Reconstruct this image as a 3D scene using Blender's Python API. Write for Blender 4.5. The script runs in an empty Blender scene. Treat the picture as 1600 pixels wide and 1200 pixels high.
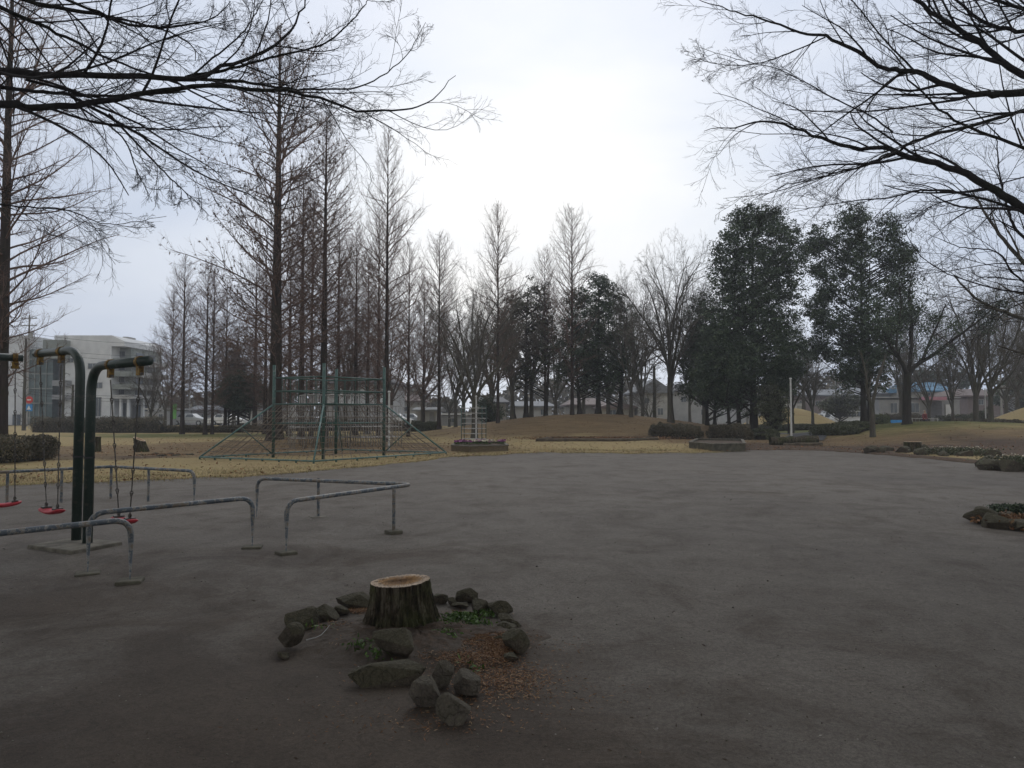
import bpy, bmesh, math
import numpy as np
from mathutils import Vector, Matrix
PI = math.pi
S = bpy.context.scene
COL = S.collection
F, HZ, CH = 1110.0, 645.0, 1.55
PITCH = math.atan((HZ - 600) / F)
cp, sp = math.cos(PITCH), math.sin(PITCH)

# ---------------------------------------------------------------- placement helpers
def ray(px, py):
    u, v = (px - 800) / F, (600 - py) / F
    return np.array([u, cp - sp * v, sp + cp * v])
def P(px, py, d):
    r = ray(px, py); r = r * (d / r[1]); r[2] += CH; return r
def G(px, py, z=0.0):
    r = ray(px, py); r = r * ((z - CH) / r[2]); r[2] = z; return r
def X(px, d): return P(px, HZ, d)[0]
def Z(py, d): return P(800, py, d)[2]

MOUNDS = [(5.6, 50, 14.0, 13.5, 9.2, 1.42), (25.5, 42, 9.5, 17, 10, 1.0), (27.4, 70, 5.5, 5.5, 6, 1.9), (48, 62, 8, 14, 7, 2.5),
          (-9.5, 33.5, 3.4, 3.4, 3.0, 0.32), (-14, 36, 6, 8, 6, 0.12), (24, 62, 16, 16, 14, .2)]
def terr(x, y):
    x = np.asarray(x, float); y = np.asarray(y, float)
    z = np.zeros(np.broadcast(x, y).shape)
    for mx, my, sl, sr, sy, h in MOUNDS:
        sx = np.where(x < mx, sl, sr)
        r = np.minimum(1, np.sqrt(((x - mx) / sx) ** 2 + ((y - my) / sy) ** 2))
        z = z + h * (0.5 + 0.5 * np.cos(PI * r)) ** 0.72
    return z
def T(px, d):
    x = X(px, d); return np.array([x, d, float(terr(x, d))])

# ---------------------------------------------------------------- mesh buffer
class MB:
    def __init__(s): s.v = []; s.f = []; s.n = 0
    def add(s, v, f, m=0):
        v = np.asarray(v, float).reshape(-1, 3); f = np.asarray(f, np.int64)
        s.v.append(v); s.f.append((f + s.n, m)); s.n += len(v)
    def box(s, c, size, rz=0.0, m=0, taper=1.0, tilt=0.0):
        a = np.array([[-1,-1,-1],[1,-1,-1],[1,1,-1],[-1,1,-1],[-1,-1,1],[1,-1,1],[1,1,1],[-1,1,1]], float) * 0.5
        a[4:, :2] *= taper
        a = a * np.array(size)
        if tilt:
            ct, st = math.cos(tilt), math.sin(tilt)
            a = np.stack([a[:,0]*ct + a[:,2]*st, a[:,1], -a[:,0]*st + a[:,2]*ct], 1)
        cz, sz = math.cos(rz), math.sin(rz)
        a = np.stack([a[:,0]*cz - a[:,1]*sz, a[:,0]*sz + a[:,1]*cz, a[:,2]], 1) + np.array(c)
        s.add(a, [[0,3,2,1],[4,5,6,7],[0,1,5,4],[1,2,6,5],[2,3,7,6],[3,0,4,7]], m)
    def fbox(s, x0, x1, y0, y1, d, th, m=0):
        a, b = X(x0, d), X(x1, d); t, u = Z(y0, d), Z(y1, d)
        s.box(((a+b)/2, d + th/2, (t+u)/2), (abs(b-a), th, abs(t-u)), 0, m)
    def tubes(s, Pt, R, k=3, m=0, cap=False):
        Pt = np.asarray(Pt, float); R = np.asarray(R, float)
        if Pt.ndim == 2: Pt = Pt[None]; R = R[None] if R.ndim == 1 else R
        M, n, _ = Pt.shape
        if M == 0: return
        R = np.broadcast_to(R, (M, n))
        t = np.gradient(Pt, axis=1); t /= np.linalg.norm(t, axis=2, keepdims=True) + 1e-12
        mt = np.abs(t.mean(axis=1)); ref = np.eye(3)[np.argmin(mt, axis=1)][:, None, :]
        u = np.cross(t, ref); u /= np.linalg.norm(u, axis=2, keepdims=True) + 1e-12
        w = np.cross(t, u)
        a = np.arange(k) * 2 * PI / k
        V = Pt[:, :, None, :] + R[:, :, None, None] * (u[:, :, None, :] * np.cos(a)[None, None, :, None] + w[:, :, None, :] * np.sin(a)[None, None, :, None])
        base = (np.arange(M) * n * k)[:, None, None]; i = (np.arange(n - 1) * k)[None, :, None]
        j = np.arange(k)[None, None, :]; j2 = (j + 1) % k
        f = np.stack([base + i + j, base + i + j2, base + i + k + j2, base + i + k + j], -1).reshape(-1, 4)
        off = s.n
        s.add(V.reshape(-1, 3), f, m)
        if cap:
            for q in range(M):
                b0 = off + q * n * k
                s.f.append((np.array([[b0 + x for x in range(k)][::-1]]), m))
                s.f.append((np.array([[b0 + (n - 1) * k + x for x in range(k)]]), m))
    def leaves(s, C, L, W, rng, m=0, flat=0.0):
        C = np.asarray(C, float); N = len(C)
        if N == 0: return
        a = rng.normal(size=(N, 3)); a[:, 2] *= (1 - flat); a /= np.linalg.norm(a, axis=1, keepdims=True)
        b = rng.normal(size=(N, 3)); b[:, 2] *= (1 - flat)
        b -= a * (a * b).sum(1, keepdims=True); b /= np.linalg.norm(b, axis=1, keepdims=True) + 1e-9
        L = (L * rng.uniform(.6, 1.3, N))[:, None]; W = (W * rng.uniform(.6, 1.3, N))[:, None]
        V = np.stack([C - a*L/2, C + b*W/2, C + a*L/2, C - b*W/2], 1).reshape(-1, 3)
        s.add(V, np.arange(N * 4).reshape(-1, 4), m)
    def build(s, name, mats, parent=None, smooth=False, loc=None):
        me = bpy.data.meshes.new(name)
        v = np.concatenate(s.v); 
        if loc is not None: v = v - np.array(loc)
        loops = np.concatenate([f.reshape(-1) for f, m in s.f]); 
        sizes = np.concatenate([np.full(len(f), f.shape[1]) for f, m in s.f])
        mi = np.concatenate([np.full(len(f), m) for f, m in s.f])
        me.vertices.add(len(v)); me.vertices.foreach_set('co', v.reshape(-1).astype(np.float32))
        me.loops.add(len(loops)); me.loops.foreach_set('vertex_index', loops.astype(np.int32))
        me.polygons.add(len(sizes)); st = np.concatenate([[0], np.cumsum(sizes)[:-1]])
        me.polygons.foreach_set('loop_start', st.astype(np.int32)); me.polygons.foreach_set('loop_total', sizes.astype(np.int32))
        me.polygons.foreach_set('material_index', mi.astype(np.int32))
        me.polygons.foreach_set('use_smooth', np.full(len(sizes), smooth))
        me.update(calc_edges=True); me.validate()
        for mt in (mats if isinstance(mats, (list, tuple)) else [mats]): me.materials.append(mt)
        o = bpy.data.objects.new(name, me); COL.objects.link(o)
        if parent is not None: o.parent = parent
        if loc is not None: o.location = loc
        return o

def tag(o, label=None, cat=None, group=None, kind=None):
    if label: o['label'] = label
    if cat: o['category'] = cat
    if group: o['group'] = group
    if kind: o['kind'] = kind
    return o
def thing(name, label, cat, loc=(0,0,0), rz=0, group=None, scale=None):
    o = bpy.data.objects.new(name, None); COL.objects.link(o); o.location = tuple(loc); o.rotation_euler = (0,0,rz)
    o.empty_display_size = .2
    if scale is not None: o.scale = scale
    return tag(o, label, cat, group)
def dup(root):
    r = root.copy(); COL.objects.link(r)
    for ch in list(root.children):
        c = ch.copy(); COL.objects.link(c); c.parent = r
        for g in list(ch.children):
            e = g.copy(); COL.objects.link(e); e.parent = c
    return r
def bevel(o, w=.01, seg=2):
    b = o.modifiers.new('bevel', 'BEVEL'); b.width = w; b.segments = seg; b.limit_method = 'ANGLE'; return o
def fillet(pts, r, n=6):
    pts = [np.asarray(p, float) for p in pts]; out = [pts[0]]
    for i in range(1, len(pts) - 1):
        a, b, c = pts[i-1], pts[i], pts[i+1]
        u = a - b; v = c - b; lu = np.linalg.norm(u); lv = np.linalg.norm(v)
        rr = min(r, lu * .49, lv * .49); p0 = b + u / lu * rr; p2 = b + v / lv * rr
        for k in range(n + 1):
            t = k / n; out.append((1-t)**2 * p0 + 2*t*(1-t) * b + t*t * p2)
    out.append(pts[-1]); return np.array(out)
def catmull(q, m):
    q = np.asarray(q, float); e = np.concatenate([[2*q[0]-q[1]], q, [2*q[-1]-q[-2]]]); out = []
    for i in range(len(q) - 1):
        a, b, c, d = e[i:i+4]
        for k in range(m):
            t = k / m; out.append(.5 * (2*b + (c-a)*t + (2*a-5*b+4*c-d)*t*t + (3*b-a-3*c+d)*t**3))
    out.append(q[-1]); return np.array(out)
def pipe(mb, pts, r, rad=.15, k=12, m=0):
    q = fillet(pts, rad) if len(pts) > 2 else np.array(pts, float)
    mb.tubes(q, np.full(len(q), r), k, m, cap=True)

# ---------------------------------------------------------------- materials
def newmat(name):
    m = bpy.data.materials.new(name); m.use_nodes = True
    nt = m.node_tree; b = nt.nodes['Principled BSDF']; return m, nt, b
def N(nt, t, **kw):
    n = nt.nodes.new(t)
    for k, v in kw.items():
        if k[0] == '_': n.inputs[k[1:].replace('_', ' ')].default_value = v
        else: setattr(n, k, v)
    return n
def noise(nt, scale, detail=6, rough=.6, vec=None, dist=0.0):
    n = N(nt, 'ShaderNodeTexNoise'); n.inputs['Scale'].default_value = scale; n.inputs['Detail'].default_value = detail
    n.inputs['Roughness'].default_value = rough; n.inputs['Distortion'].default_value = dist
    if vec is not None: nt.links.new(vec, n.inputs['Vector'])
    return n.outputs['Fac']
def ramp(nt, fac, stops):
    r = N(nt, 'ShaderNodeValToRGB'); e = r.color_ramp.elements
    while len(e) < len(stops): e.new(.5)
    for i, (p, c) in enumerate(stops):
        e[i].position = p; e[i].color = (c, c, c, 1) if isinstance(c, (int, float)) else (*c, 1)
    nt.links.new(fac, r.inputs['Fac']); return r.outputs['Color']
def mix(nt, fac, a, b, mode='MIX'):
    m = N(nt, 'ShaderNodeMix', data_type='RGBA', blend_type=mode)
    for i, s in ((0, fac), (6, a), (7, b)):
        if isinstance(s, (int, float)): m.inputs[i].default_value = s if i == 0 else (s, s, s, 1)
        elif isinstance(s, tuple): m.inputs[i].default_value = (*s, 1)
        else: nt.links.new(s, m.inputs[i])
    return m.outputs[2]
def objco(nt, scale=(1,1,1), kind='Object'):
    tc = N(nt, 'ShaderNodeTexCoord'); mp = N(nt, 'ShaderNodeMapping'); mp.inputs['Scale'].default_value = scale
    nt.links.new(tc.outputs[kind], mp.inputs['Vector']); return mp.outputs['Vector']
def bump(nt, b, h, strength=.4, dist=.02):
    n = N(nt, 'ShaderNodeBump'); n.inputs['Strength'].default_value = strength; n.inputs['Distance'].default_value = dist
    nt.links.new(h, n.inputs['Height']); nt.links.new(n.outputs['Normal'], b.inputs['Normal'])
def simple(name, c1, c2, scale=3, rough=.8, bs=.3, bd=.01, stretch=(1,1,1), bscale=None, metal=0, detail=6, lo=.35, hi=.65, spec=.3):
    m, nt, b = newmat(name); v = objco(nt, stretch)
    f = noise(nt, scale, detail, .6, v); c = ramp(nt, f, [(lo, c1), (hi, c2)])
    nt.links.new(c, b.inputs['Base Color']); b.inputs['Roughness'].default_value = rough; b.inputs['Metallic'].default_value = metal
    b.inputs['Specular IOR Level'].default_value = spec
    if bs: bump(nt, b, noise(nt, bscale or scale * 6, 5, .6, v), bs, bd)
    return m
def leafmat(name, stops, rough=.6, trans=True):
    m, nt, b = newmat(name); g = N(nt, 'ShaderNodeNewGeometry')
    c = ramp(nt, g.outputs['Random Per Island'], stops)
    f = ramp(nt, noise(nt, .45, 3, .5, objco(nt)), [(.3, .6), (.7, 1.25)])
    c = mix(nt, 1.0, c, f, 'MULTIPLY')
    nt.links.new(c, b.inputs['Base Color']); b.inputs['Roughness'].default_value = rough; b.inputs['Specular IOR Level'].default_value = .3
    return m
def bark(name, c1, c2, sc=9):
    m, nt, b = newmat(name); v = objco(nt, (1, 1, .18))
    f = noise(nt, sc, 7, .7, v, .4); f2 = noise(nt, 1.3, 3, .5, objco(nt))
    c = ramp(nt, f, [(.3, c1), (.72, c2)]); g = ramp(nt, f2, [(.45, (1,1,1)), (.75, (.8, .95, .65))])
    nt.links.new(mix(nt, 1.0, c, g, 'MULTIPLY'), b.inputs['Base Color']); b.inputs['Roughness'].default_value = .95
    b.inputs['Specular IOR Level'].default_value = .15
    bump(nt, b, f, .9, .03); return m

MT = {}
MT['bark_red'] = bark('redwood_bark', (.022,.017,.015), (.062,.048,.042))
MT['bark_grey'] = bark('grey_bark', (.045,.040,.034), (.115,.105,.088))
MT['bark_dark'] = bark('dark_bark', (.018,.016,.014), (.055,.048,.042))
MT['bark_zel'] = bark('zelkova_bark', (.020,.018,.020), (.055,.050,.052))
MT['twig_red'] = simple('redwood_twigs', (.090,.057,.046), (.185,.122,.098), 2, .9, 0)
MT['twig_grey'] = simple('grey_twigs', (.075,.066,.056), (.135,.12,.10), 2, .9, 0)
MT['twig_dark'] = simple('dark_twigs', (.022,.020,.022), (.050,.045,.047), 2, .9, 0)
MT['seed'] = leafmat('seed_clusters', [(0, (.07,.045,.03)), (1, (.16,.10,.06))])
MT['leaf_dark'] = leafmat('evergreen_leaves', [(0, (.026,.042,.024)), (.5, (.045,.070,.038)), (.85, (.07,.10,.052)), (1, (.12,.15,.085))])
MT['leaf_olive'] = leafmat('olive_leaves', [(0, (.045,.052,.028)), (.6, (.085,.092,.05)), (1, (.13,.14,.08))])
MT['leaf_brown'] = leafmat('brown_needles', [(0, (.045,.032,.025)), (.6, (.085,.058,.042)), (1, (.12,.085,.055))])
MT['leaf_hedge'] = leafmat('hedge_leaves', [(0, (.05,.048,.03)), (.5, (.095,.085,.052)), (.85, (.14,.11,.07)), (1, (.20,.17,.11))])
MT['leaf_yel'] = leafmat('yellow_green_leaves', [(0, (.05,.065,.02)), (.6, (.10,.12,.04)), (1, (.16,.17,.07))])
MT['litter'] = leafmat('fallen_leaves', [(0, (.09,.05,.03)), (.4, (.17,.085,.042)), (.8, (.27,.14,.065)), (1, (.36,.26,.16))], .8)
MT['litter_dk'] = leafmat('dark_debris', [(0, (.045,.034,.028)), (.6, (.085,.065,.05)), (.93, (.13,.10,.08)), (1, (.35,.33,.30))], .8)
MT['weed'] = leafmat('weed_leaves', [(0, (.035,.07,.015)), (1, (.10,.18,.035))])
MT['drygrass'] = leafmat('dry_grass', [(0, (.20,.15,.08)), (.7, (.32,.25,.13)), (1, (.22,.24,.10))])

def ground_mat(bed=False):
    m, nt, b = newmat('ring_bed_soil' if bed else 'damp_sandy_soil'); v = objco(nt)
    big = noise(nt, .22, 5, .55, v, .6); med = noise(nt, 1.6, 6, .6, v, .3); fine = noise(nt, 42, 5, .75, v); grit = noise(nt, 160, 3, .8, v)
    drag = noise(nt, .9, 7, .66, objco(nt, (1.1, .8, 1)), 1.2)
    c = ramp(nt, big, [(.30, (.088,.075,.062)), (.52, (.120,.106,.091)), (.72, (.148,.134,.118))])
    c = mix(nt, 1.0, c, ramp(nt, med, [(.28, (.70,.66,.62)), (.5, (1,1,1)), (.75, (1.12,1.12,1.12))]), 'MULTIPLY')
    c = mix(nt, 1.0, c, ramp(nt, drag, [(.34, (.74,.70,.66)), (.47, (.97,.965,.96)), (.55, (1.02,1.02,1.02)), (.70, (1.14,1.14,1.14))]), 'MULTIPLY')
    c = mix(nt, 1.0, c, ramp(nt, fine, [(.30, .66), (.5, 1.0), (.74, 1.32)]), 'MULTIPLY')
    c = mix(nt, 1.0, c, ramp(nt, grit, [(.30, .72), (.5, 1.0), (.72, 1.45)]), 'MULTIPLY')
    sf = noise(nt, 4.5, 3, .5, v, 2.2)
    c = mix(nt, 1.0, c, ramp(nt, sf, [(.455, (1,1,1)), (.49, (.80,.78,.76)), (.525, (1,1,1)), (.60, (1.06,1.06,1.06))]), 'MULTIPLY')
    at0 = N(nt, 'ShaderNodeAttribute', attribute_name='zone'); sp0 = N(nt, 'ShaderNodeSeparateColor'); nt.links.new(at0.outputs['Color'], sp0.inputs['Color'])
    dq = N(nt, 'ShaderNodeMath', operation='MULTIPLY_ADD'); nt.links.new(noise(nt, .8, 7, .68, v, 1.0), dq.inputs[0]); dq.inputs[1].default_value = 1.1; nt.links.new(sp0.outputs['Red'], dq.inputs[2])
    c = mix(nt, ramp(nt, dq.outputs[0], [(.75, 0), (1.25, 1)]), c, mix(nt, 1.0, c, (.56, .49, .43), 'MULTIPLY'))  # zone red darkens: damp soil and foreground shade painted into the colour
    vo = N(nt, 'ShaderNodeTexVoronoi'); vo.inputs['Scale'].default_value = 14; nt.links.new(v, vo.inputs['Vector'])
    sel = ramp(nt, vo.outputs['Distance'], [(.05, 1), (.085, 0)])
    cc = N(nt, 'ShaderNodeSeparateColor'); nt.links.new(vo.outputs['Color'], cc.inputs['Color'])
    pick = ramp(nt, cc.outputs['Red'], [(.86, 0), (.88, 1)])
    peb = mix(nt, 1.0, sel, pick, 'MULTIPLY')
    c = mix(nt, peb, c, (.24, .23, .21))
    if bed:
        at = N(nt, 'ShaderNodeAttribute', attribute_name='rad')
        q = N(nt, 'ShaderNodeMath', operation='MULTIPLY_ADD'); nt.links.new(noise(nt, 4, 6, .7, v), q.inputs[0]); q.inputs[1].default_value = 1.0; nt.links.new(at.outputs['Fac'], q.inputs[2])
        br = ramp(nt, noise(nt, 14, 7, .75, v), [(.3, (.032,.024,.018)), (.55, (.075,.052,.037)), (.8, (.15,.088,.048))])
        c = mix(nt, ramp(nt, q.outputs[0], [(.88, 0), (1.30, 1)]), mix(nt, 1.0, br, ramp(nt, fine, [(.30, .6), (.74, 1.4)]), 'MULTIPLY'), c)
    nt.links.new(c, b.inputs['Base Color'])
    nt.links.new(ramp(nt, big, [(.3, .72), (.7, .92)]), b.inputs['Roughness']); b.inputs['Specular IOR Level'].default_value = .28
    h = mix(nt, .35, med, fine); h = mix(nt, .22, h, grit); h = mix(nt, .3, h, drag)
    bump(nt, b, h, .75, .045); return m
def lawn_mat():
    m, nt, b = newmat('winter_lawn'); v = objco(nt)
    at = N(nt, 'ShaderNodeAttribute', attribute_name='zone'); sep = N(nt, 'ShaderNodeSeparateColor'); nt.links.new(at.outputs['Color'], sep.inputs['Color'])
    big = noise(nt, .35, 5, .6, v, .5); st = noise(nt, 1.0, 6, .7, objco(nt, (.5, 3, 1)), .5); fine = noise(nt, 30, 4, .75, v)
    tan = ramp(nt, st, [(.28, (.24,.175,.088)), (.5, (.31,.24,.125)), (.68, (.31,.26,.12)), (.85, (.20,.21,.085))])
    brn = ramp(nt, st, [(.3, (.13,.092,.055)), (.6, (.22,.158,.09)), (.8, (.30,.225,.125))])
    grn = ramp(nt, st, [(.3, (.075,.085,.03)), (.7, (.16,.155,.06))])
    soil = ramp(nt, st, [(.3, (.075,.052,.038)), (.7, (.12,.09,.068))])
    def th(ch, k=.42):
        a = N(nt, 'ShaderNodeMath', operation='MULTIPLY_ADD'); nt.links.new(big, a.inputs[0]); a.inputs[1].default_value = k * 2; nt.links.new(sep.outputs[ch], a.inputs[2])
        q = N(nt, 'ShaderNodeMath', operation='SUBTRACT'); nt.links.new(a.outputs[0], q.inputs[0]); q.inputs[1].default_value = k
        return ramp(nt, q.outputs[0], [(.32, 0), (.62, 1)])
    c = mix(nt, th('Red'), tan, brn); c = mix(nt, th('Green'), c, grn); c = mix(nt, th('Blue'), c, soil)
    c = mix(nt, 1.0, c, ramp(nt, fine, [(.28, .55), (.5, 1.0), (.75, 1.4)]), 'MULTIPLY')
    nt.links.new(c, b.inputs['Base Color']); b.inputs['Roughness'].default_value = .95; b.inputs['Specular IOR Level'].default_value = .1
    bump(nt, b, mix(nt, .4, st, fine), .8, .06); return m
def pipe_mat(name, base, chip, edge, thr=.58, rough=.5):
    m, nt, b = newmat(name); v = objco(nt)
    f = noise(nt, 26, 7, .7, v, .3); g = noise(nt, 7, 4, .6, v)
    s = N(nt, 'ShaderNodeMath', operation='ADD'); nt.links.new(f, s.inputs[0]); nt.links.new(g, s.inputs[1])
    hf = N(nt, 'ShaderNodeMath', operation='MULTIPLY'); nt.links.new(s.outputs[0], hf.inputs[0]); hf.inputs[1].default_value = .5
    c = ramp(nt, hf.outputs[0], [(thr - .05, base), (thr - .02, edge), (thr + .02, chip)])
    c = mix(nt, 1.0, c, ramp(nt, noise(nt, 3, 4, .6, v), [(.3, .7), (.7, 1.2)]), 'MULTIPLY')
    nt.links.new(c, b.inputs['Base Color']); b.inputs['Roughness'].default_value = rough; bump(nt, b, hf.outputs[0], .4, .004); return m
def stump_bark():
    m, nt, b = newmat('furrowed_stump_bark'); v = objco(nt, (1, 1, .12))
    f = noise(nt, 22, 8, .7, v, .5); g = noise(nt, 3.5, 4, .6, objco(nt)); h = noise(nt, 60, 4, .7, objco(nt, (1,1,.4)))
    c = ramp(nt, f, [(.36, (.010,.009,.007)), (.5, (.065,.050,.037)), (.66, (.20,.172,.142))])
    gm = ramp(nt, g, [(.42, 0), (.62, .8)]); c2 = ramp(nt, f, [(.35, (.014,.018,.008)), (.7, (.115,.125,.05))])
    c = mix(nt, gm, c, c2); c = mix(nt, 1.0, c, (.78,.80,.76), 'MULTIPLY'); c = mix(nt, 1.0, c, ramp(nt, h, [(.3, .6), (.7, 1.4)]), 'MULTIPLY')
    nt.links.new(c, b.inputs['Base Color']); b.inputs['Roughness'].default_value = .95; b.inputs['Specular IOR Level'].default_value = .15
    bump(nt, b, mix(nt, .25, f, h), 1.0, .035); return m
def cut_mat():
    m, nt, b = newmat('sawn_wood'); v = objco(nt)
    at = N(nt, 'ShaderNodeAttribute', attribute_name='rad')
    w = noise(nt, 9, 5, .6, v); 
    a = N(nt, 'ShaderNodeMath', operation='MULTIPLY_ADD'); nt.links.new(w, a.inputs[0]); a.inputs[1].default_value = .36; nt.links.new(at.outputs['Fac'], a.inputs[2])
    c = ramp(nt, a.outputs[0], [(.45, (.27,.14,.055)), (.70, (.42,.24,.10)), (.90, (.48,.29,.14)), (.95, (.58,.43,.30)), (1.06, (.62,.48,.36))])
    r = N(nt, 'ShaderNodeMath', operation='MULTIPLY'); nt.links.new(a.outputs[0], r.inputs[0]); r.inputs[1].default_value = 150
    s = N(nt, 'ShaderNodeMath', operation='SINE'); nt.links.new(r.outputs[0], s.inputs[0])
    rr = N(nt, 'ShaderNodeMapRange'); nt.links.new(s.outputs[0], rr.inputs['Value']); rr.inputs['From Min'].default_value = -1; rr.inputs['To Min'].default_value = .86; rr.inputs['To Max'].default_value = 1.05
    c = mix(nt, 1.0, c, rr.outputs[0], 'MULTIPLY'); c = mix(nt, 1.0, c, ramp(nt, noise(nt, 45, 5, .7, v), [(.3, .6), (.6, 1.1)]), 'MULTIPLY')
    sx = N(nt, 'ShaderNodeSeparateXYZ'); nt.links.new(v, sx.inputs[0]); an = N(nt, 'ShaderNodeMath', operation='ARCTAN2'); nt.links.new(sx.outputs[1], an.inputs[0]); nt.links.new(sx.outputs[0], an.inputs[1])
    cb = N(nt, 'ShaderNodeCombineXYZ'); nt.links.new(an.outputs[0], cb.inputs[0]); nt.links.new(at.outputs['Fac'], cb.inputs[1]); mp = N(nt, 'ShaderNodeMapping'); mp.inputs['Scale'].default_value = (3.4, .8, 1); nt.links.new(cb.outputs[0], mp.inputs['Vector'])
    ck = ramp(nt, noise(nt, 1.6, 3, .5, mp.outputs['Vector']), [(.478, 1), (.50, .22), (.522, 1)])
    sw = ramp(nt, noise(nt, 3, 3, .6, objco(nt, (1, 30, 1))), [(.4, .82), (.6, 1.06)]); c = mix(nt, 1.0, c, sw, 'MULTIPLY'); c = mix(nt, .8, c, mix(nt, 1.0, c, ck, 'MULTIPLY'))
    c = mix(nt, ramp(nt, noise(nt, 6, 5, .6, v), [(.45, 0), (.75, .6)]), c, (.17, .145, .12))
    nt.links.new(c, b.inputs['Base Color']); b.inputs['Roughness'].default_value = .85
    bump(nt, b, mix(nt, .5, noise(nt, 50, 5, .7, v), ck), .7, .008); return m
def rock_mat(name, a, bcol, moss):
    m, nt, b = newmat(name); v = objco(nt)
    c = ramp(nt, noise(nt, 7, 8, .7, v), [(.3, a), (.7, bcol)])
    g = N(nt, 'ShaderNodeNewGeometry'); sx = N(nt, 'ShaderNodeSeparateXYZ'); nt.links.new(g.outputs['Normal'], sx.inputs[0])
    q = N(nt, 'ShaderNodeMath', operation='MULTIPLY_ADD'); nt.links.new(noise(nt, 9, 6, .7, v), q.inputs[0]); q.inputs[1].default_value = 1.5; nt.links.new(sx.outputs['Z'], q.inputs[2])
    f = ramp(nt, q.outputs[0], [(.98 - .25 * moss, 0), (1.0, .85 * min(1, moss + .3))])
    c = mix(nt, f, c, ramp(nt, noise(nt, 40, 5, .7, v), [(.3, (.038,.036,.020)), (.7, (.105,.098,.060))]))
    c = mix(nt, 1.0, c, ramp(nt, noise(nt, 70, 5, .8, v), [(.3, .55), (.7, 1.4)]), 'MULTIPLY')
    nt.links.new(c, b.inputs['Base Color']); b.inputs['Roughness'].default_value = .88; b.inputs['Specular IOR Level'].default_value = .25
    vr = N(nt, 'ShaderNodeTexVoronoi', feature='DISTANCE_TO_EDGE'); vr.inputs['Scale'].default_value = 9; wv = N(nt, 'ShaderNodeVectorMath', operation='MULTIPLY_ADD')
    nz = N(nt, 'ShaderNodeTexNoise'); nz.inputs['Scale'].default_value = 5; nt.links.new(v, nz.inputs['Vector']); nt.links.new(nz.outputs['Color'], wv.inputs[0]); wv.inputs[1].default_value = (.35,.35,.35); nt.links.new(v, wv.inputs[2]); nt.links.new(wv.outputs[0], vr.inputs['Vector'])
    crk = ramp(nt, vr.outputs['Distance'], [(0, .35), (.03, 1)])
    c = mix(nt, .6, c, mix(nt, 1.0, c, crk, 'MULTIPLY')); nt.links.new(c, b.inputs['Base Color'])
    hh_ = mix(nt, .35, noise(nt, 14, 10, .72, v), noise(nt, 55, 5, .7, v)); hh_ = mix(nt, .2, hh_, crk)
    bump(nt, b, hh_, 1.0, .035); return m
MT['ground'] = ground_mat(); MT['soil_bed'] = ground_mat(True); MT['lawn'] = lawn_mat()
MT['blue_pipe'] = pipe_mat('worn_blue_pipe', (.070,.088,.108), (.16,.13,.10), (.24,.24,.23), .535)
MT['green_pipe'] = pipe_mat('dark_green_pipe', (.020,.038,.033), (.07,.065,.055), (.045,.06,.052), .585, .42)
MT['gym_green'] = pipe_mat('gym_green_pipe', (.026,.075,.063), (.12,.12,.10), (.08,.14,.12), .60)
MT['gym_pale'] = pipe_mat('gym_pale_green_pipe', (.07,.15,.14), (.15,.14,.12), (.2,.25,.23), .58)
MT['galv'] = simple('galvanised_bar', (.24,.23,.22), (.40,.39,.37), 12, .6, .1, .002, metal=0)
MT['rope'] = simple('worn_rope', (.11,.09,.075), (.20,.17,.14), 20, .9, .2, .002)
MT['yellow'] = simple('yellow_clamp_paint', (.09,.05,.018), (.27,.165,.03), 25, .6, .3, .003, lo=.42, hi=.58)
MT['chain'] = simple('steel_chain', (.05,.045,.042), (.15,.14,.13), 25, .5, .2, .002, metal=.5)
MT['red'] = simple('red_seat_rubber', (.26,.018,.028), (.46,.035,.05), 9, .5, .2, .003)
MT['conc'] = simple('weathered_concrete', (.085,.078,.064), (.19,.175,.145), 6, .92, .5, .01, bscale=30)
MT['conc_moss'] = simple('mossy_concrete', (.055,.050,.038), (.12,.112,.085), 6, .92, .5, .01, bscale=30)
MT['stump_bark'] = stump_bark(); MT['cut'] = cut_mat()
MT['rock'] = rock_mat('mossy_rock', (.042,.035,.027), (.115,.097,.075), .42)
MT['rock_grey'] = rock_mat('grey_rock', (.060,.051,.043), (.155,.135,.112), .05)
MT['soil'] = simple('ring_soil', (.055,.040,.030), (.115,.085,.062), 7, .95, .9, .03, bscale=26)
MT['white'] = simple('white_wall', (.50,.51,.52), (.62,.63,.63), .8, .85, .1, .01)
MT['white2'] = simple('offwhite_wall', (.30,.30,.295), (.42,.415,.40), .8, .85, .1, .01)
MT['grey_wall'] = simple('grey_wall', (.20,.205,.21), (.29,.295,.30), .8, .85, .1, .01)
MT['green_wall'] = simple('greenish_grey_wall', (.17,.19,.175), (.25,.265,.245), .8, .85, .1, .01)
MT['cream'] = simple('cream_wall', (.27,.25,.215), (.36,.34,.295), .8, .85, .1, .01)
MT['pinkb'] = simple('pinkish_wall', (.17,.135,.13), (.23,.185,.175), .8, .85, .1, .01)
MT['roof_dark'] = simple('dark_roof', (.055,.056,.062), (.11,.11,.12), 2, .7, .3, .02, stretch=(1,6,6))
MT['roof_grey'] = simple('grey_roof', (.13,.14,.155), (.21,.22,.24), 2, .7, .3, .02, stretch=(1,6,6))
MT['roof_brown'] = simple('brown_roof', (.10,.075,.07), (.17,.13,.12), 2, .7, .3, .02, stretch=(1,6,6))
MT['roof_blue'] = simple('blue_roof', (.05,.15,.25), (.08,.21,.34), 2, .5, .3, .02, stretch=(1,6,6))
MT['glass'] = simple('dark_window', (.035,.045,.055), (.09,.11,.13), .6, .12, 0, spec=.6)
MT['teal'] = simple('stair_glass', (.045,.075,.075), (.12,.16,.16), .7, .3, 0)
MT['carw'] = simple('white_car_paint', (.62,.63,.64), (.68,.69,.70), 1, .25, 0, spec=.5)
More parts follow.
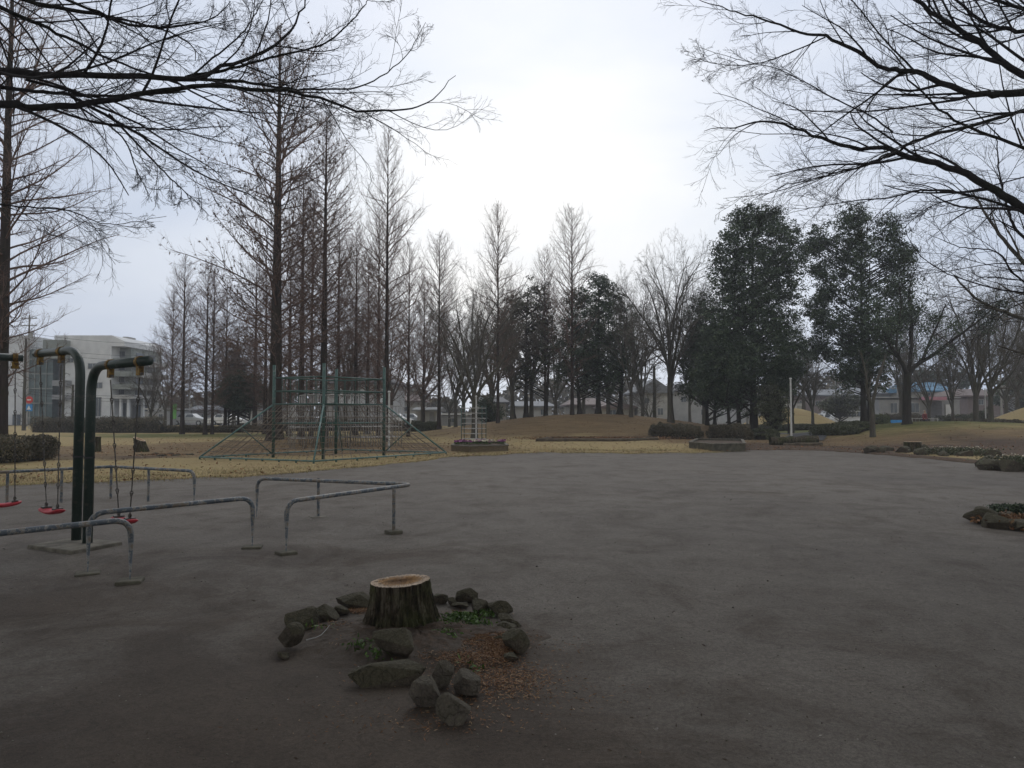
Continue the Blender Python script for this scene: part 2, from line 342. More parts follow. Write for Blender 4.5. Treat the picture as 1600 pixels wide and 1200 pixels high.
MT['cars'] = simple('silver_car_paint', (.30,.32,.34), (.36,.38,.40), 1, .3, 0, spec=.5)
MT['tyre'] = simple('tyre_rubber', (.015,.015,.016), (.03,.03,.03), 9, .8, 0)
MT['blue'] = simple('bright_blue_tarp', (.03,.22,.50), (.06,.32,.62), 4, .5, .2, .01)
MT['pole'] = simple('grey_pole', (.20,.20,.195), (.30,.30,.29), 2, .7, .1)
MT['whitepole'] = simple('pale_pole', (.42,.42,.41), (.56,.56,.55), 6, .5, .1)
MT['black'] = simple('black_cable', (.03,.03,.035), (.05,.05,.055), 2, .6, 0)
MT['log'] = simple('weathered_log', (.045,.035,.026), (.13,.105,.075), 12, .95, .8, .02, stretch=(.3, 1, 1))
MT['plank'] = simple('planter_plank', (.06,.045,.028), (.17,.135,.085), 14, .9, .6, .01, stretch=(1,1,5))
MT['cutpale'] = simple('pale_cut_wood', (.40,.25,.13), (.62,.44,.28), 14, .9, .4, .01)
MT['purple'] = leafmat('purple_petals', [(0, (.16,.03,.12)), (.6, (.32,.07,.26)), (1, (.5,.25,.44))])
MT['ivory'] = leafmat('ivory_petals', [(0, (.62,.56,.38)), (1, (.75,.72,.60))])
MT['skin'] = simple('skin', (.40,.25,.18), (.45,.29,.21), 5, .6, 0)
MT['jacket'] = simple('dark_red_jacket', (.16,.03,.035), (.22,.045,.05), 8, .9, .2)
MT['trouser'] = simple('dark_trousers', (.03,.03,.04), (.05,.05,.06), 8, .9, .2)
MT['signred'] = simple('sign_red', (.45,.03,.03), (.52,.05,.04), 3, .5, 0)
MT['signblue'] = simple('sign_blue', (.03,.20,.50), (.05,.26,.58), 3, .5, 0)
MT['signwhite'] = simple('sign_white', (.62,.63,.62), (.72,.72,.71), 3, .6, 0)
MT['asphalt'] = simple('asphalt', (.055,.055,.06), (.095,.095,.10), 2, .9, .4, .01, bscale=60)
MT['pink'] = simple('pink_awning', (.38,.17,.22), (.45,.22,.27), 2, .8, .1)
MT['green_sign'] = simple('green_banner', (.10,.30,.08), (.16,.40,.12), 2, .7, 0)

# ---------------------------------------------------------------- terrain
# front edge of the grass: (x, y) in metres, walked left to right
EDGE = [(-60, 13.5)] + [tuple(G(px, py)[:2]) for px, py in [(0,759),(80,756),(160,752),(230,750),(300,748),(400,743),(480,737),(560,730),(640,722),(705,714),(800,709),(860,707),(960,708),(1080,708),(1180,703),(1290,704)]] + [(13.6, 27.3), (14.0, 24), (14.3, 21), (14.6, 18), (15, 14.5), (20, 13.0), (60, 10)]
EX = np.array([e[0] for e in EDGE]); EY = np.array([e[1] for e in EDGE])
o_ = np.argsort(EX); EX = EX[o_]; EY = EY[o_]
def edge(x): return np.interp(x, EX, EY) + .18 * np.sin(x * 2.3) + .12 * np.sin(x * 5.1 + 1) + .07 * np.sin(x * 11.7)
def sheet(name, xs, ys2d, zs, mat, kind='structure', zone=None):
    nx, ny = zs.shape
    V = np.stack([np.broadcast_to(xs[:, None], zs.shape), ys2d, zs], -1).reshape(-1, 3)
    i = np.arange(nx - 1)[:, None] * ny; j = np.arange(ny - 1)[None]
    f = np.stack([i + j, i + ny + j, i + ny + j + 1, i + j + 1], -1).reshape(-1, 4)
    mb = MB(); mb.add(V, f); o = mb.build(name, mat, smooth=True); tag(o, kind=kind)
    if zone is not None:
        a = o.data.color_attributes.new('zone', 'FLOAT_COLOR', 'POINT')
        a.data.foreach_set('color', np.concatenate([zone, np.ones((len(zone), 1))], 1).reshape(-1).astype(np.float32))
    return o
def hn(x, y, s=1.0):
    return (np.sin(x*1.7*s + 1.3*np.sin(y*1.1*s)) + np.sin(y*2.3*s + 1.7*np.sin(x*.9*s + 2)) + .5*np.sin(x*4.1*s + y*3.3*s)) / 2.5
xs = np.concatenate([[-280, -180, -120], np.linspace(-60, 70, 521), [130, 200, 295]])
ysg = np.concatenate([[-26, -22, -18], np.linspace(-8, 30, 305), np.linspace(31, 90, 60), [100, 110, 125, 138, 151]])
XX, YY = np.meshgrid(xs, ysg, indexing='ij')
ins = np.clip((YY - edge(XX) - .25) / .6, 0, 1) * ((XX > -60) & (XX < 70) & (YY < 84))
Zg = .012 * hn(XX, YY, .8) * (YY < 35) + .004 * hn(XX, YY, 4.0) * (YY < 12) - ins * .25
def gb(cx, cy, sx, sy): return np.exp(-(((XX - cx) / sx) ** 2 + ((YY - cy) / sy) ** 2))
# damp brown soil plus painted foreground shade: round the ring, rails and left side
damp_shade = .55 * gb(-.8, 4.2, 1.6, 1.3) + .5 * gb(-4.5, 6.0, 3.2, 1.6) + .6 * gb(-2.0, 2.4, 2.6, 1.2) + .5 * gb(1.8, 2.0, 2.4, 1.0) + .35 * gb(-1.5, 8.0, 2.0, .8) + .45 * gb(7.5, 7.5, 2.6, 3.2) + .3 * gb(3.5, 14, 4, .8) + .35 * gb(5.5, 3.5, 2.5, 1.8)
damp_shade = np.clip(damp_shade, 0, 1).reshape(-1); sheet('ground', xs, YY, Zg, MT['ground'], zone=np.stack([damp_shade, damp_shade * 0, damp_shade * 0], -1))
xl = np.linspace(-58, 69, 640); tl = np.linspace(0, 1, 170) ** 1.6
E = edge(xl)[:, None]; YL = E + (86 - E) * tl[None]; XL = np.broadcast_to(xl[:, None], YL.shape)
ZL = terr(XL, YL) + .02 + .018 * hn(XL, YL, 1.3) + .03 * np.clip((YL - E) / 1.0, 0, 1)
ZL = np.where(YL - E < .02, -.03, ZL)
# kinds of cover: R leaf-litter brown, G greener turf, B bare soil
def bell(cx, cy, sx, sy): return np.exp(-(((XL - cx) / sx) ** 2 + ((YL - cy) / sy) ** 2))
R_ = .9 * np.exp(-(((XL - 26) / 13) ** 4)) * np.exp(-((YL - E) / 7) ** 2) + 1.1 * bell(-9, 31, 9, 5.0) + .9 * bell(-20, 27, 12, 4) + 1.2 * bell(5.5, 47.5, 12, 6) + .8 * bell(13, 38, 6, 4) + .9 * bell(22, 33, 9, 4) + .6 * bell(26, 35, 12, 3) + .8 * bell(-14.5, 16.2, 4, 1.5)
G_ = .75 * bell(-20, 47, 14, 6) + .9 * bell(18, 58, 14, 9) + .8 * bell(24, 44, 5, 3) + .6 * bell(45, 50, 20, 6) + .5 * bell(-13, 19, 3, .5) + .45 * bell(26, 40, 13, 5)
B_ = 1.3 * np.clip((XL - 7.5) / 2.5, 0, 1) * np.exp(-((YL - E) / 5) ** 2) + .8 * bell(20, 30, 9, 3.2) + .8 * bell(26, 26, 10, 4.5) + .55 * bell(-16, 24, 8, 2.5) + .45 * bell(-5.5, 28, 3, 3) + .7 * bell(25, 19, 9, 5) + .45 * bell(27, 34, 14, 4)
zone = np.clip(np.stack([R_, G_, B_], -1).reshape(-1, 3), 0, 1.2)
sheet('lawn', xl, YL, ZL, MT['lawn'], zone=zone)

def road(name, pts, w, mat, lift=.06):
    pts = np.array([p[:2] for p in pts], float); q = []
    for a, b in zip(pts[:-1], pts[1:]):
        n = max(2, int(np.linalg.norm(b - a) / 1.0)); q += [a + (b - a) * k / n for k in range(n)]
    q.append(pts[-1]); q = np.array(q); t = np.gradient(q, axis=0); t /= np.linalg.norm(t, axis=1, keepdims=True); nn = np.stack([-t[:,1], t[:,0]], 1)
    rows = [q + nn * w * k for k in np.linspace(-.5, .5, 5)]
    V = np.stack(rows, 1); z = terr(V[..., 0], V[..., 1]) + lift
    mb = MB(); n, k = V.shape[:2]; i = np.arange(n-1)[:, None]*k; j = np.arange(k-1)[None]
    mb.add(np.concatenate([V, z[..., None]], -1).reshape(-1, 3), np.stack([i+j, i+k+j, i+k+j+1, i+j+1], -1).reshape(-1, 4))
    return tag(mb.build(name, mat, smooth=True), kind='structure')
road('path', [(15.5, 38.5), (19.5, 46), (17, 54), (24, 60), (40, 58), (58, 52)], 2.4, MT['asphalt'], .09)
road('road', [(-270, 91), (0, 92), (285, 91)], 8, MT['asphalt'], .03)

# ---------------------------------------------------------------- trees
def unit(a): return a / (np.linalg.norm(a, axis=-1, keepdims=True) + 1e-12)
def grow(P0, R0, L0, cnt, t0, t1, ang, ratio, seg, rng, up=0.0, noi=.15, rk=.6, rmin=.002, prof=None, bias=None, upstep=0.0):
    M, n, _ = P0.shape; idx = np.repeat(np.arange(M), cnt); K = len(idx)
    t = t0 + (t1 - t0) * ((np.tile(np.arange(cnt), M) + rng.uniform(0, 1, K)) / cnt)
    s = t * (n - 1); i0 = np.minimum(s.astype(int), n - 2); fr = (s - i0)[:, None]
    base = P0[idx, i0] * (1 - fr) + P0[idx, i0 + 1] * fr; rb = R0[idx, i0] * (1 - fr[:, 0]) + R0[idx, i0 + 1] * fr[:, 0]
    tan = unit(P0[idx, i0 + 1] - P0[idx, i0]); rnd = rng.normal(size=(K, 3)); perp = unit(rnd - tan * (rnd * tan).sum(1, keepdims=True))
    a = np.radians(ang * rng.uniform(.65, 1.35, K))[:, None]; d = tan * np.cos(a) + perp * np.sin(a)
    L = L0[idx] * ratio * rng.uniform(.6, 1.25, K) * (prof(t) if prof else (1.15 - .6 * t))
    d = unit(d + np.array([0, 0, up]) + (0 if bias is None else np.array(bias)))
    pts = [base]; wander = rng.normal(size=(K, 3)) * noi * .5
    for q in range(seg):
        wander = wander * .6 + rng.normal(size=(K, 3)) * noi
        d = unit(d + wander + np.array([0, 0, upstep])); pts.append(pts[-1] + d * (L / seg)[:, None])
    Pc = np.stack(pts, 1); r0 = np.maximum(np.minimum(rb * rk * rng.uniform(.75, 1.1, K), L * .03), rmin)
    Rc = r0[:, None] * np.linspace(1, .3, seg + 1)[None]; Rc = np.maximum(Rc, rmin * .7)
    return Pc, Rc, L
def trunk_line(H, r, rng, wob=.01, n=14, flare=1.6, tip=.12):
    t = np.linspace(0, 1, n); z = H * t
    w = np.cumsum(rng.normal(size=(n, 2)), 0) * wob * H / n; w -= w[0]
    R = r * ((1 - t) * (1 - tip) + tip) * (1 + (flare - 1) * np.exp(-t * H / .35))
    tt = np.sort(np.concatenate([t, [.012, .03]])); 
    Pp = np.stack([np.interp(tt, t, w[:, 0]), np.interp(tt, t, w[:, 1]), H * tt], 1); Rr = r * ((1 - tt) * (1 - tip) + tip) * (1 + (flare - 1) * np.exp(-tt * H / .35))
    return Pp[None], Rr[None], np.array([H])
def redwood(seed, H=15.0, rad=3.2, r=.26, n1=105, n2=11, n3=6, seeds=0, low=.13, el=(18, 52)):
    rng = np.random.RandomState(seed); root = thing('dawn_redwood', 'x', 'tree')
    Pt, Rt, Lt = trunk_line(H, r, rng, .006, 16, 1.5, .05)
    tb = MB(); tb.tubes(Pt, Rt, 10); tb.build('trunk', MT['bark_red'], root, True)
    t = low + (.985 - low) * (np.arange(n1) + rng.uniform(0, 1, n1)) / n1
    tp = np.clip((t - .3) / .7, 0, 1); pr = (1 - tp ** 2.2) * np.clip(.55 + (t - low) * 3, 0, 1)
    reach = rad * pr * rng.uniform(.7, 1.1, n1) + .15
    e = np.radians(el[0] + (el[1] - el[0]) * t + rng.normal(size=n1) * 6); az = np.arange(n1) * 2.4 + rng.normal(size=n1) * .5
    L = reach / np.cos(e) * .95
    d = np.stack([np.cos(az) * np.cos(e), np.sin(az) * np.cos(e), np.sin(e)], 1)
    z = t * H; base = np.stack([np.interp(z, Pt[0,:,2], Pt[0,:,0]), np.interp(z, Pt[0,:,2], Pt[0,:,1]), z], 1)
    pts = [base]; seg = 6; w = rng.normal(size=(n1, 3)) * .03
    for q in range(seg):
        w = w * .7 + rng.normal(size=(n1, 3)) * .05
        d = unit(d + w + np.array([0, 0, -.06 if q < 2 else .07])); pts.append(pts[-1] + d * (L / seg)[:, None])
    P1 = np.stack(pts, 1); R1 = (np.minimum(.005 + L * .0085, .04))[:, None] * np.linspace(1, .2, seg + 1)[None]
    P2, R2, L2 = grow(P1, R1, L, n2, .15, 1, 42, .34, 4, rng, up=.12, noi=.12, upstep=.08, rmin=.0036)
    P3, R3, L3 = grow(P2, R2, L2, n3, .15, 1, 38, .5, 3, rng, up=.05, noi=.15, upstep=.05, rmin=.0028)
    b = MB(); b.tubes(P1, R1, 5); b.tubes(P2, R2, 3); b.tubes(P3, R3, 3)
    b.build('branches', MT['twig_red'], root, True)
    if seeds:
        c = P2[rng.randint(0, len(P2), seeds), rng.randint(1, 5, seeds)]; ok = (np.hypot(c[:,0], c[:,1]) > rad * .35)
        c = c[ok]; s = MB(); s.leaves(c - np.array([0,0,.05]), .13, .045, rng)
        s.build('seed_tassels', MT['seed'], root)
    return root
def vase(seed, H=10.0, r=.2, fork=.28, limbs=6, spread=30, bark_m='bark_grey', tw='twig_grey', n2=7, n3=7, n4=6, n5=0, name='bare_tree', leaves=None, dens=0, lsz=(.13,.05), up=.0, ls=.72):
    rng = np.random.RandomState(seed); root = thing(name, 'x', 'tree')
    Pt, Rt, Lt = trunk_line(H * fork, r, rng, .03, 8, 1.5, .78)
    P1, R1, L1 = grow(Pt, Rt, np.array([H]), limbs, .72, 1.0, spread, ls, 8, rng, up=.3, noi=.09, rk=.62, prof=lambda t: .85 + 0 * t, upstep=.012)
    R1 = Rt[0, -1] * rng.uniform(.45, .75, (limbs, 1)) * np.linspace(1, .16, 9)[None]
    P2, R2, L2 = grow(P1, R1, L1, n2, .15, .98, 38, .5, 6, rng, up=.15 + up, noi=.11, rk=.6, upstep=.02, rmin=.008)
    P3, R3, L3 = grow(P2, R2, L2, n3, .15, 1, 36, .5, 4, rng, up=.08, noi=.14, rk=.6, rmin=.005)
    P4, R4, L4 = grow(P3, R3, L3, n4, .15, 1, 36, .52, 3, rng, up=.05, noi=.16, rk=.6, rmin=.0045)
    tb = MB(); tb.tubes(Pt, Rt, 10); tb.tubes(P1, R1, 7); tb.build('trunk', MT[bark_m], root, True)
    b = MB(); b.tubes(P2, R2, 5); b.tubes(P3, R3, 3); b.tubes(P4, R4, 3)
    if n5:
        P5, R5, L5 = grow(P4, R4, L4, n5, .2, 1, 34, .55, 3, rng, noi=.16, rmin=.0038); b.tubes(P5, R5, 3)
    b.build('branches', MT[tw], root, True)
    if leaves:
        src = P4[:, -1]; keep = (np.sin(src[:,0]*1.9+seed) + np.sin(src[:,1]*1.7) + np.sin(src[:,2]*2.1+seed)) > dens
        src = src[keep]; c = np.repeat(src, 9, 0) + rng.normal(size=(len(src) * 9, 3)) * .16
        l = MB(); l.leaves(c, lsz[0], lsz[1], rng); l.build('foliage', MT[leaves], root)
    return root
def place(proto, label, px, d, ytop, wpx=None, H0=15.0, W0=6.4, rz=0.0, group=None, first=[]):
    """stand a tree at px across, d metres away, its top at ytop"""
    b = T(px, d); h = Z(ytop, d) - b[2]
    if id(proto) in first: o = dup(proto)
    else: first.append(id(proto)); o = proto
    sz = h / H0; sw = sz if wpx is None else (wpx * d / F) / W0
    o.location = (b[0], d, b[2] - .05); o.scale = (sw, sw, sz); o.rotation_euler = (0, 0, rz)
    o['label'] = label; o['group'] = group or 'trees'
    return o
RG = 'bare conical redwoods of the park'
rwA = redwood(3, seeds=9000, n1=130, n2=14, n3=7, r=.27); rwB = redwood(11, n1=132, n2=14, n3=7, rad=2.8, r=.23, el=(14, 50)); rwC = redwood(23, n1=104, n2=13, r=.18, el=(22, 54), n3=6)
rwD = redwood(37, n1=120, n2=14, n3=7, rad=2.9, r=.22, low=.09, el=(16, 48))
place(rwA, 'tallest redwood behind the left post of the climbing frame with hanging seed tassels', 430, 33, 38, 260, rz=.5, group=RG)
place(rwD, 'redwood cut by the left edge of the photo, its dark trunk half in view', 0, 24, -170, 330, rz=2.2, group=RG).scale[2] *= 1.0
place(rwB, 'second tallest redwood, right behind the middle post of the climbing frame', 505, 34, 172, 180, rz=1.1, group=RG)
place(rwD, 'straight slim redwood behind the right post of the climbing frame', 604, 37, 198, 130, rz=2.9, group=RG)
place(rwC, 'thin redwood just left of the slim one behind the right post', 591, 42, 320, 110, rz=.9, group=RG)
place(rwD, 'reddish redwood seen between the two tallest trunks, left one of that pair', 471, 41, 265, 150, rz=4.1, group=RG)
place(rwC, 'reddish redwood seen between the two tallest trunks, right one of that pair', 486, 44, 300, 120, rz=5.4, group=RG)
place(rwC, 'narrow redwood standing between the climbing frame and the flower box trellis', 638, 45, 375, 95, rz=4, group=RG)
place(rwC, 'thin redwood beside the white shed, just left of the grass mound', 686, 50, 362, 110, rz=1, group=RG)
place(rwB, 'leftmost of the far redwoods between the apartment block and the tall trunk', 285, 50, 398, 95, rz=3.3, group=RG)
place(rwD, 'far redwood next right of the leftmost far one, trunk nearly touching its twin', 321, 49, 405, 90, rz=0.3, group=RG)
place(rwC, 'far redwood whose trunk stands just right of its twin, left of the dark evergreen', 332, 50, 420, 90, rz=2.3, group=RG)
place(rwC, 'redwood on the left shoulder of the mound rising above the bare broadleaf tree', 778, 48, 316, 95, rz=2, group=RG)
place(rwC, 'spindly redwood in the middle of the mound with a see-through rounded top', 894, 49, 322, 110, rz=3.6, group=RG)
place(rwC, 'slim redwood on the mound just left of the spindly one', 852, 51, 385, 80, rz=.2, group=RG)
place(rwB, 'far redwood filling in behind the tall trunk beside the climbing frame', 398, 55, 395, 110, rz=.8, group=RG)
place(rwB, 'reddish redwood rising behind the climbing frame between its middle and right posts', 555, 48, 345, 110, rz=1.9, group=RG)

for lb_, px_, d_, yt_, w_, pr_ in [('reddish redwood just right of the tallest one, behind the climbing frame', 452, 46, 372, 120, rwD), ('reddish redwood close behind the second tallest one, to its right', 528, 47, 350, 125, rwB),
    ('small reddish redwood filling the row between the middle and right posts', 574, 50, 392, 105, rwD), ('small reddish redwood half hidden left of the tallest one', 414, 50, 420, 105, rwB), ('faint far redwood right of the narrow one beside the trellis side', 662, 60, 430, 85, rwC),
    ('faint far redwood at the left end of the row before the apartment block', 268, 60, 452, 75, rwC), ('far redwood between the two left groups of redwoods', 352, 56, 440, 85, rwD)]: place(pr_, lb_, px_, d_, yt_, w_, rz=px_ * .7, group=RG)
VG = 'bare broadleaf trees'
vA = vase(5, H=10, r=.2, fork=.26, limbs=8, spread=44, n2=9, n3=8, n5=2); vB = vase(8, H=10, r=.22, fork=.22, limbs=9, spread=25, n2=9, n3=8, n5=2); vC = vase(14, H=10, r=.17, fork=.2, limbs=7, spread=38, n2=9, n3=8, n5=2)
KW = dict(H0=9.6, W0=8.0, group=VG)
place(vA, 'bare broadleaf tree behind the flower box trellis, at the left end of the mound', 741, 41, 385, 195, rz=.4, **KW)
place(vB, 'large bare vase-shaped tree left of the tall dark evergreen', 1048, 47, 345, 165, rz=1, **KW)
place(vC, 'bare tree leaning out from the right end of the evergreen clump on the mound', 986, 48, 400, 130, rz=2.2, **KW)
place(vB, 'bare vase-shaped tree on the far right with a pale trunk behind the right-hand mound', 1524, 50, 392, 160, rz=3.1, **KW)
place(vA, 'bare tree at the right edge with many upright stems behind the right-hand mound', 1548, 46, 400, 150, rz=4.4, **KW)
place(vC, 'small bare tree in front of the apartment block, left of the far redwoods', 236, 58, 528, 100, rz=.9, **KW)
place(vB, 'bare tree behind the stump at the left part of the mound', 800, 50, 430, 110, rz=5.1, **KW)
place(vA, 'bare tree crown filling the gap above the evergreens of the mound', 950, 60, 412, 140, rz=.1, **KW)
place(vC, 'bare tree between the tall dark evergreen and the lower evergreen right of it', 1238, 52, 480, 110, rz=2.7, **KW)
place(vB, 'bare tree just left of the trunk of the evergreen clump', 830, 52, 405, 120, rz=3.8, **KW)
place(vA, 'grey bare tree behind the white shed', 660, 66, 440, 130, rz=5.6, **KW)
place(vC, 'grey bare tree behind the thin redwood beside the shed', 712, 64, 395, 130, rz=1.7, **KW)
place(vB, 'pale bare tree behind the climbing frame in front of the hipped-roof house', 540, 62, 440, 130, rz=2.1, **KW)
place(vA, 'bare tree standing right of the tall evergreen top, behind the large vase-shaped tree', 1100, 60, 375, 120, rz=.8, **KW)
place(vC, 'low bare tree behind the right end of the mound', 1014, 58, 565, 70, rz=4.8, **KW)
place(vA, 'bare tree behind the slim redwood right of the climbing frame', 612, 64, 430, 120, rz=3.0, **KW)
place(vC, 'bare tree over the brown house at the far right', 1590, 64, 470, 140, rz=1.3, **KW)
place(vB, 'thin bare tree in front of the blue-roofed house', 1488, 58, 470, 90, rz=4.2, **KW)
place(vC, 'bare tree behind the far redwoods at left', 258, 66, 490, 110, rz=2.9, **KW)
place(vA, 'bare tree behind the brown conical tree on the left', 365, 68, 460, 120, rz=.5, **KW)
place(vB, 'bare tree left of the lower sparse evergreen on the right', 1270, 62, 520, 90, rz=5.9, **KW)
place(vA, 'bare tree at the far right edge rising over the yellow mound', 1640, 55, 420, 170, rz=2.0, **KW)
for k_, (lb_, px_, d_, yt_, w_) in enumerate([('hazy bare tree behind the trellis tree, left of the mound', 724, 70, 455, 130), ('bare tree behind the left shoulder redwood of the mound', 768, 64, 430, 130), ('bare tree behind the middle of the evergreen clump', 868, 66, 430, 140),
    ('bare tree over the roof with pinkish tiles', 912, 70, 440, 130), ('bare tree right of the evergreen clump, behind the leaning one', 1004, 68, 425, 120), ('bare tree between the vase-shaped tree and the low evergreen', 1078, 68, 430, 110), ('bare tree behind the tallest evergreen, seen at its right side', 1256, 70, 470, 100),
    ('bare tree behind the wide-limbed dark tree', 1408, 70, 450, 130), ('bare tree over the blue roof', 1452, 66, 455, 120), ('bare tree behind the many-stemmed tree at right', 1572, 72, 450, 130), ('bare tree behind the hipped-roof house', 580, 96, 520, 90), ('low bare tree beside the carport', 702, 76, 520, 90)]):
    place([vA, vB, vC][k_ % 3], lb_, px_, d_, yt_, w_, rz=k_ * 1.3, **KW)
# pollarded trunks by the apartment block
def pollard(seed):
    rng = np.random.RandomState(seed); root = thing('pollarded_tree', 'x', 'tree')
    Pt, Rt, _ = trunk_line(9, .16, rng, .01, 10, 1.3, .6); b = MB(); b.tubes(Pt, Rt, 8); b.build('trunk', MT['bark_grey'], root, True)
    P1, R1, L1 = grow(Pt, Rt, np.array([9.0]), 34, .2, 1, 60, .07, 3, rng, up=.3, noi=.2, rk=.4, rmin=.03, prof=lambda t: 1 + 0*t)
    P2, R2, L2 = grow(P1, R1, L1, 5, .6, 1, 45, .9, 3, rng, up=.2, rmin=.01)
    b = MB(); b.tubes(P1, R1, 5); b.tubes(P2, R2, 3); b.build('branches', MT['twig_grey'], root, True); return root
pA = pollard(2)
KP = dict(H0=9.0, W0=2.0, group='pollarded trunks by the apartment block')
place(pA, 'pollarded grey trunk in front of the stair tower, leftmost of three', 38, 60, 528, 34, rz=0, **KP)
place(pA, 'pollarded trunk in front of the white wall, middle one of three', 99, 60, 548, 26, rz=1, **KP)
place(pA, 'short pollarded tree in front of the white wall beside the swing post', 113, 56, 600, 30, rz=2, **KP)
place(pA, 'stub-branched pollard behind the mound, right of the evergreen clump', 1022, 60, 570, 40, rz=3, **KP).__setitem__('group', 'pollarded trunks far off')

# ---------------------------------------------------------------- evergreens: crown shaped by blobs given as (px, py, radius px)
def evergreen(label, px, d, blobs, seed, trunks=((0, .22),), leaf='leaf_dark', n=26000, L=.17, W=.075, name='evergreen_tree', group='evergreen trees', thin=0.0, ybase=None, barkm='bark_dark', cat='tree', depth=.85, cl=.5, nl=34):
    rng = np.random.RandomState(seed); b = T(px, d); root = thing(name, label, cat, b, group=group)
    tops = [P(q[0], q[1], d) for q in blobs]; rr = [q[2] * d / F for q in blobs]
    C = np.array(tops) - b; R = np.array(rr)
    C[:, 1] += rng.uniform(-.35, .35, len(C)) * R
    w = R ** 2; pick = rng.choice(len(C), size=n // nl, p=w / w.sum())
    v = unit(rng.normal(size=(len(pick), 3))) * (rng.uniform(0, 1, (len(pick), 1)) ** .38) * rng.uniform(.8, 1.18, (len(pick), 1)); v[:, 1] *= depth
    cc = C[pick] + v * R[pick][:, None]
    if thin: cc = cc[(np.sin(cc[:,0]*2.3+seed) + np.sin(cc[:,1]*2.0+1) + np.sin(cc[:,2]*2.6+seed)) > thin - 1.2]
    cc = cc[cc[:, 2] > .25]
    # limbs reach each clump from the trunk
    tb = MB(); zt = float(C[:, 2].max()); zl = float((C[:, 2] - R).min())
    for dx, r in trunks:
        h = zt * (.93 if dx == 0 else .75); q = np.array([[dx*1.0, 0, 0], [dx * 1.03, .05, h * .1], [dx * 1.1, .03, h * .3], [dx * 1.2, .1, h * .6], [dx * 1.3 + .1, 0, h]])
        q = fillet(q, h * .2, 4); tb.tubes(q, np.interp(np.linspace(0, 1, len(q)), [0, .06, 1], [r * 1.5, r, r * .2]), 9)
    sel = cc[rng.choice(len(cc), min(len(cc), 150), replace=False)]; dx = np.array([trunks[rng.randint(len(trunks))][0] for _ in sel])
    st = np.stack([dx * 1.15, np.zeros(len(sel)), np.clip(sel[:, 2] - .55 * np.hypot(sel[:,0]-dx, sel[:,1]) - .2, .3, zt * .9)], 1)
    mid = (st + sel) / 2 + rng.normal(size=sel.shape) * .15 - np.array([0,0,.1]); lp = np.stack([st, (st*2+mid)/3, mid, (mid+sel)/2, sel], 1)
    tb.tubes(lp, np.broadcast_to(np.linspace(.05, .012, 5)[None], (len(sel), 5)), 4)
    tb.build('trunk', MT[barkm], root, True)
    c = np.repeat(cc, nl, 0); s = cl * np.repeat(rng.uniform(.45, 1.2, len(cc)), nl)[:, None]
    c = c + unit(rng.normal(size=c.shape)) * s * rng.uniform(.2, 1, (len(c), 1)) ** .6 * np.array([1, 1, .6])
    l = MB(); l.leaves(c[c[:, 2] > .1], L, W, rng, flat=.3); l.build('foliage', MT[leaf], root)
    return root
evergreen('tallest dark evergreen, a dense column right of centre', 1178, 44, [(1163,342,26),(1200,346,26),(1180,375,50),(1236,368,20),(1146,392,36),(1222,405,36),(1180,440,56),(1136,430,32),(1230,455,30),(1180,490,56),(1140,500,44),(1225,510,36),(1175,550,58),(1125,550,46),(1220,560,40),(1170,600,50),(1120,595,44),(1215,600,30),(1140,570,50)], 1, ((0,.28), (-.9,.16), (-1.5,.12)), n=98000)
evergreen('lower dark evergreen hugging the left side of the tallest one', 1105, 48, [(1100,470,22),(1095,510,34),(1090,555,38),(1110,540,36),(1085,600,34),(1115,600,38),(1135,610,34)], 2, ((0,.13), (.5,.12)), n=26000)
evergreen('sparse-crowned evergreen right of the tallest one, dark forked trunk', 1350, 46, [(1335,335,20),(1290,375,30),(1340,365,36),(1385,360,26),(1270,385,18),(1415,395,20),(1330,410,34),(1390,410,32),(1270,425,18),(1300,460,28),(1350,465,34),(1290,500,30),(1340,520,40),(1295,545,26),(1380,540,32),(1345,565,34),(1275,480,24),(1278,545,22),(1318,590,22),(1368,590,24),(1398,500,26),(1402,455,24),(1300,420,24)], 3, ((0,.22), (.35,.14)), n=76000, thin=.35, cl=.5)
evergreen('dark evergreen in the clump on the mound, right half', 935, 50, [(935,440,22),(905,470,26),(950,470,30),(975,490,24),(895,510,26),(935,510,36),(970,530,30),(900,550,32),(940,560,36),(975,570,26),(915,590,28),(950,590,26),(880,580,22)], 4, ((0,.2), (1.5,.2), (-1.3,.16)), n=36000)
evergreen('brownish thin evergreen in the clump on the mound, left half', 822, 51, [(825,445,14),(845,455,18),(810,470,22),(840,490,30),(805,500,26),(790,530,24),(850,520,26),(800,560,26),(840,560,30),(870,545,20),(815,590,22),(785,575,16)], 5, ((0,.18), (-.9,.16), (1.4,.16)), leaf='leaf_olive', n=17000, thin=.6)
evergreen('low dark evergreen left of the climbing frame', 372, 56, [(350,608,14),(372,600,22),(396,606,20),(358,622,18),(385,622,24),(408,618,14)], 6, ((0,.1), (-.7,.08), (.8,.08)), n=20000)
evergreen('brown conical tree above the low dark evergreen', 372, 62, [(366,545,12),(360,562,16),(375,575,22),(352,580,14),(390,595,20)], 7, ((0,.14),), leaf='leaf_brown', n=12000, L=.16, W=.05)
evergreen('small leafy shrub tree beside the hedge and the pale lamp pole', 1210, 42, [(1205,612,14),(1215,630,18),(1200,640,18),(1222,648,14),(1208,655,16)], 8, ((0,.05),), leaf='leaf_olive', n=7000, L=.12, W=.06)
evergreen('small dark evergreen hanging between the tallest one and the lamp pole', 1232, 48, [(1225,570,18),(1243,580,14),(1215,590,16)], 9, ((0,.07),), n=6000)
evergreen('far green tree by the pinkish building', 1312, 80, [(1305,632,14),(1325,630,16),(1290,635,10)], 10, ((0,.1),), leaf='leaf_olive', n=4500, L=.3, W=.14, cl=.6)
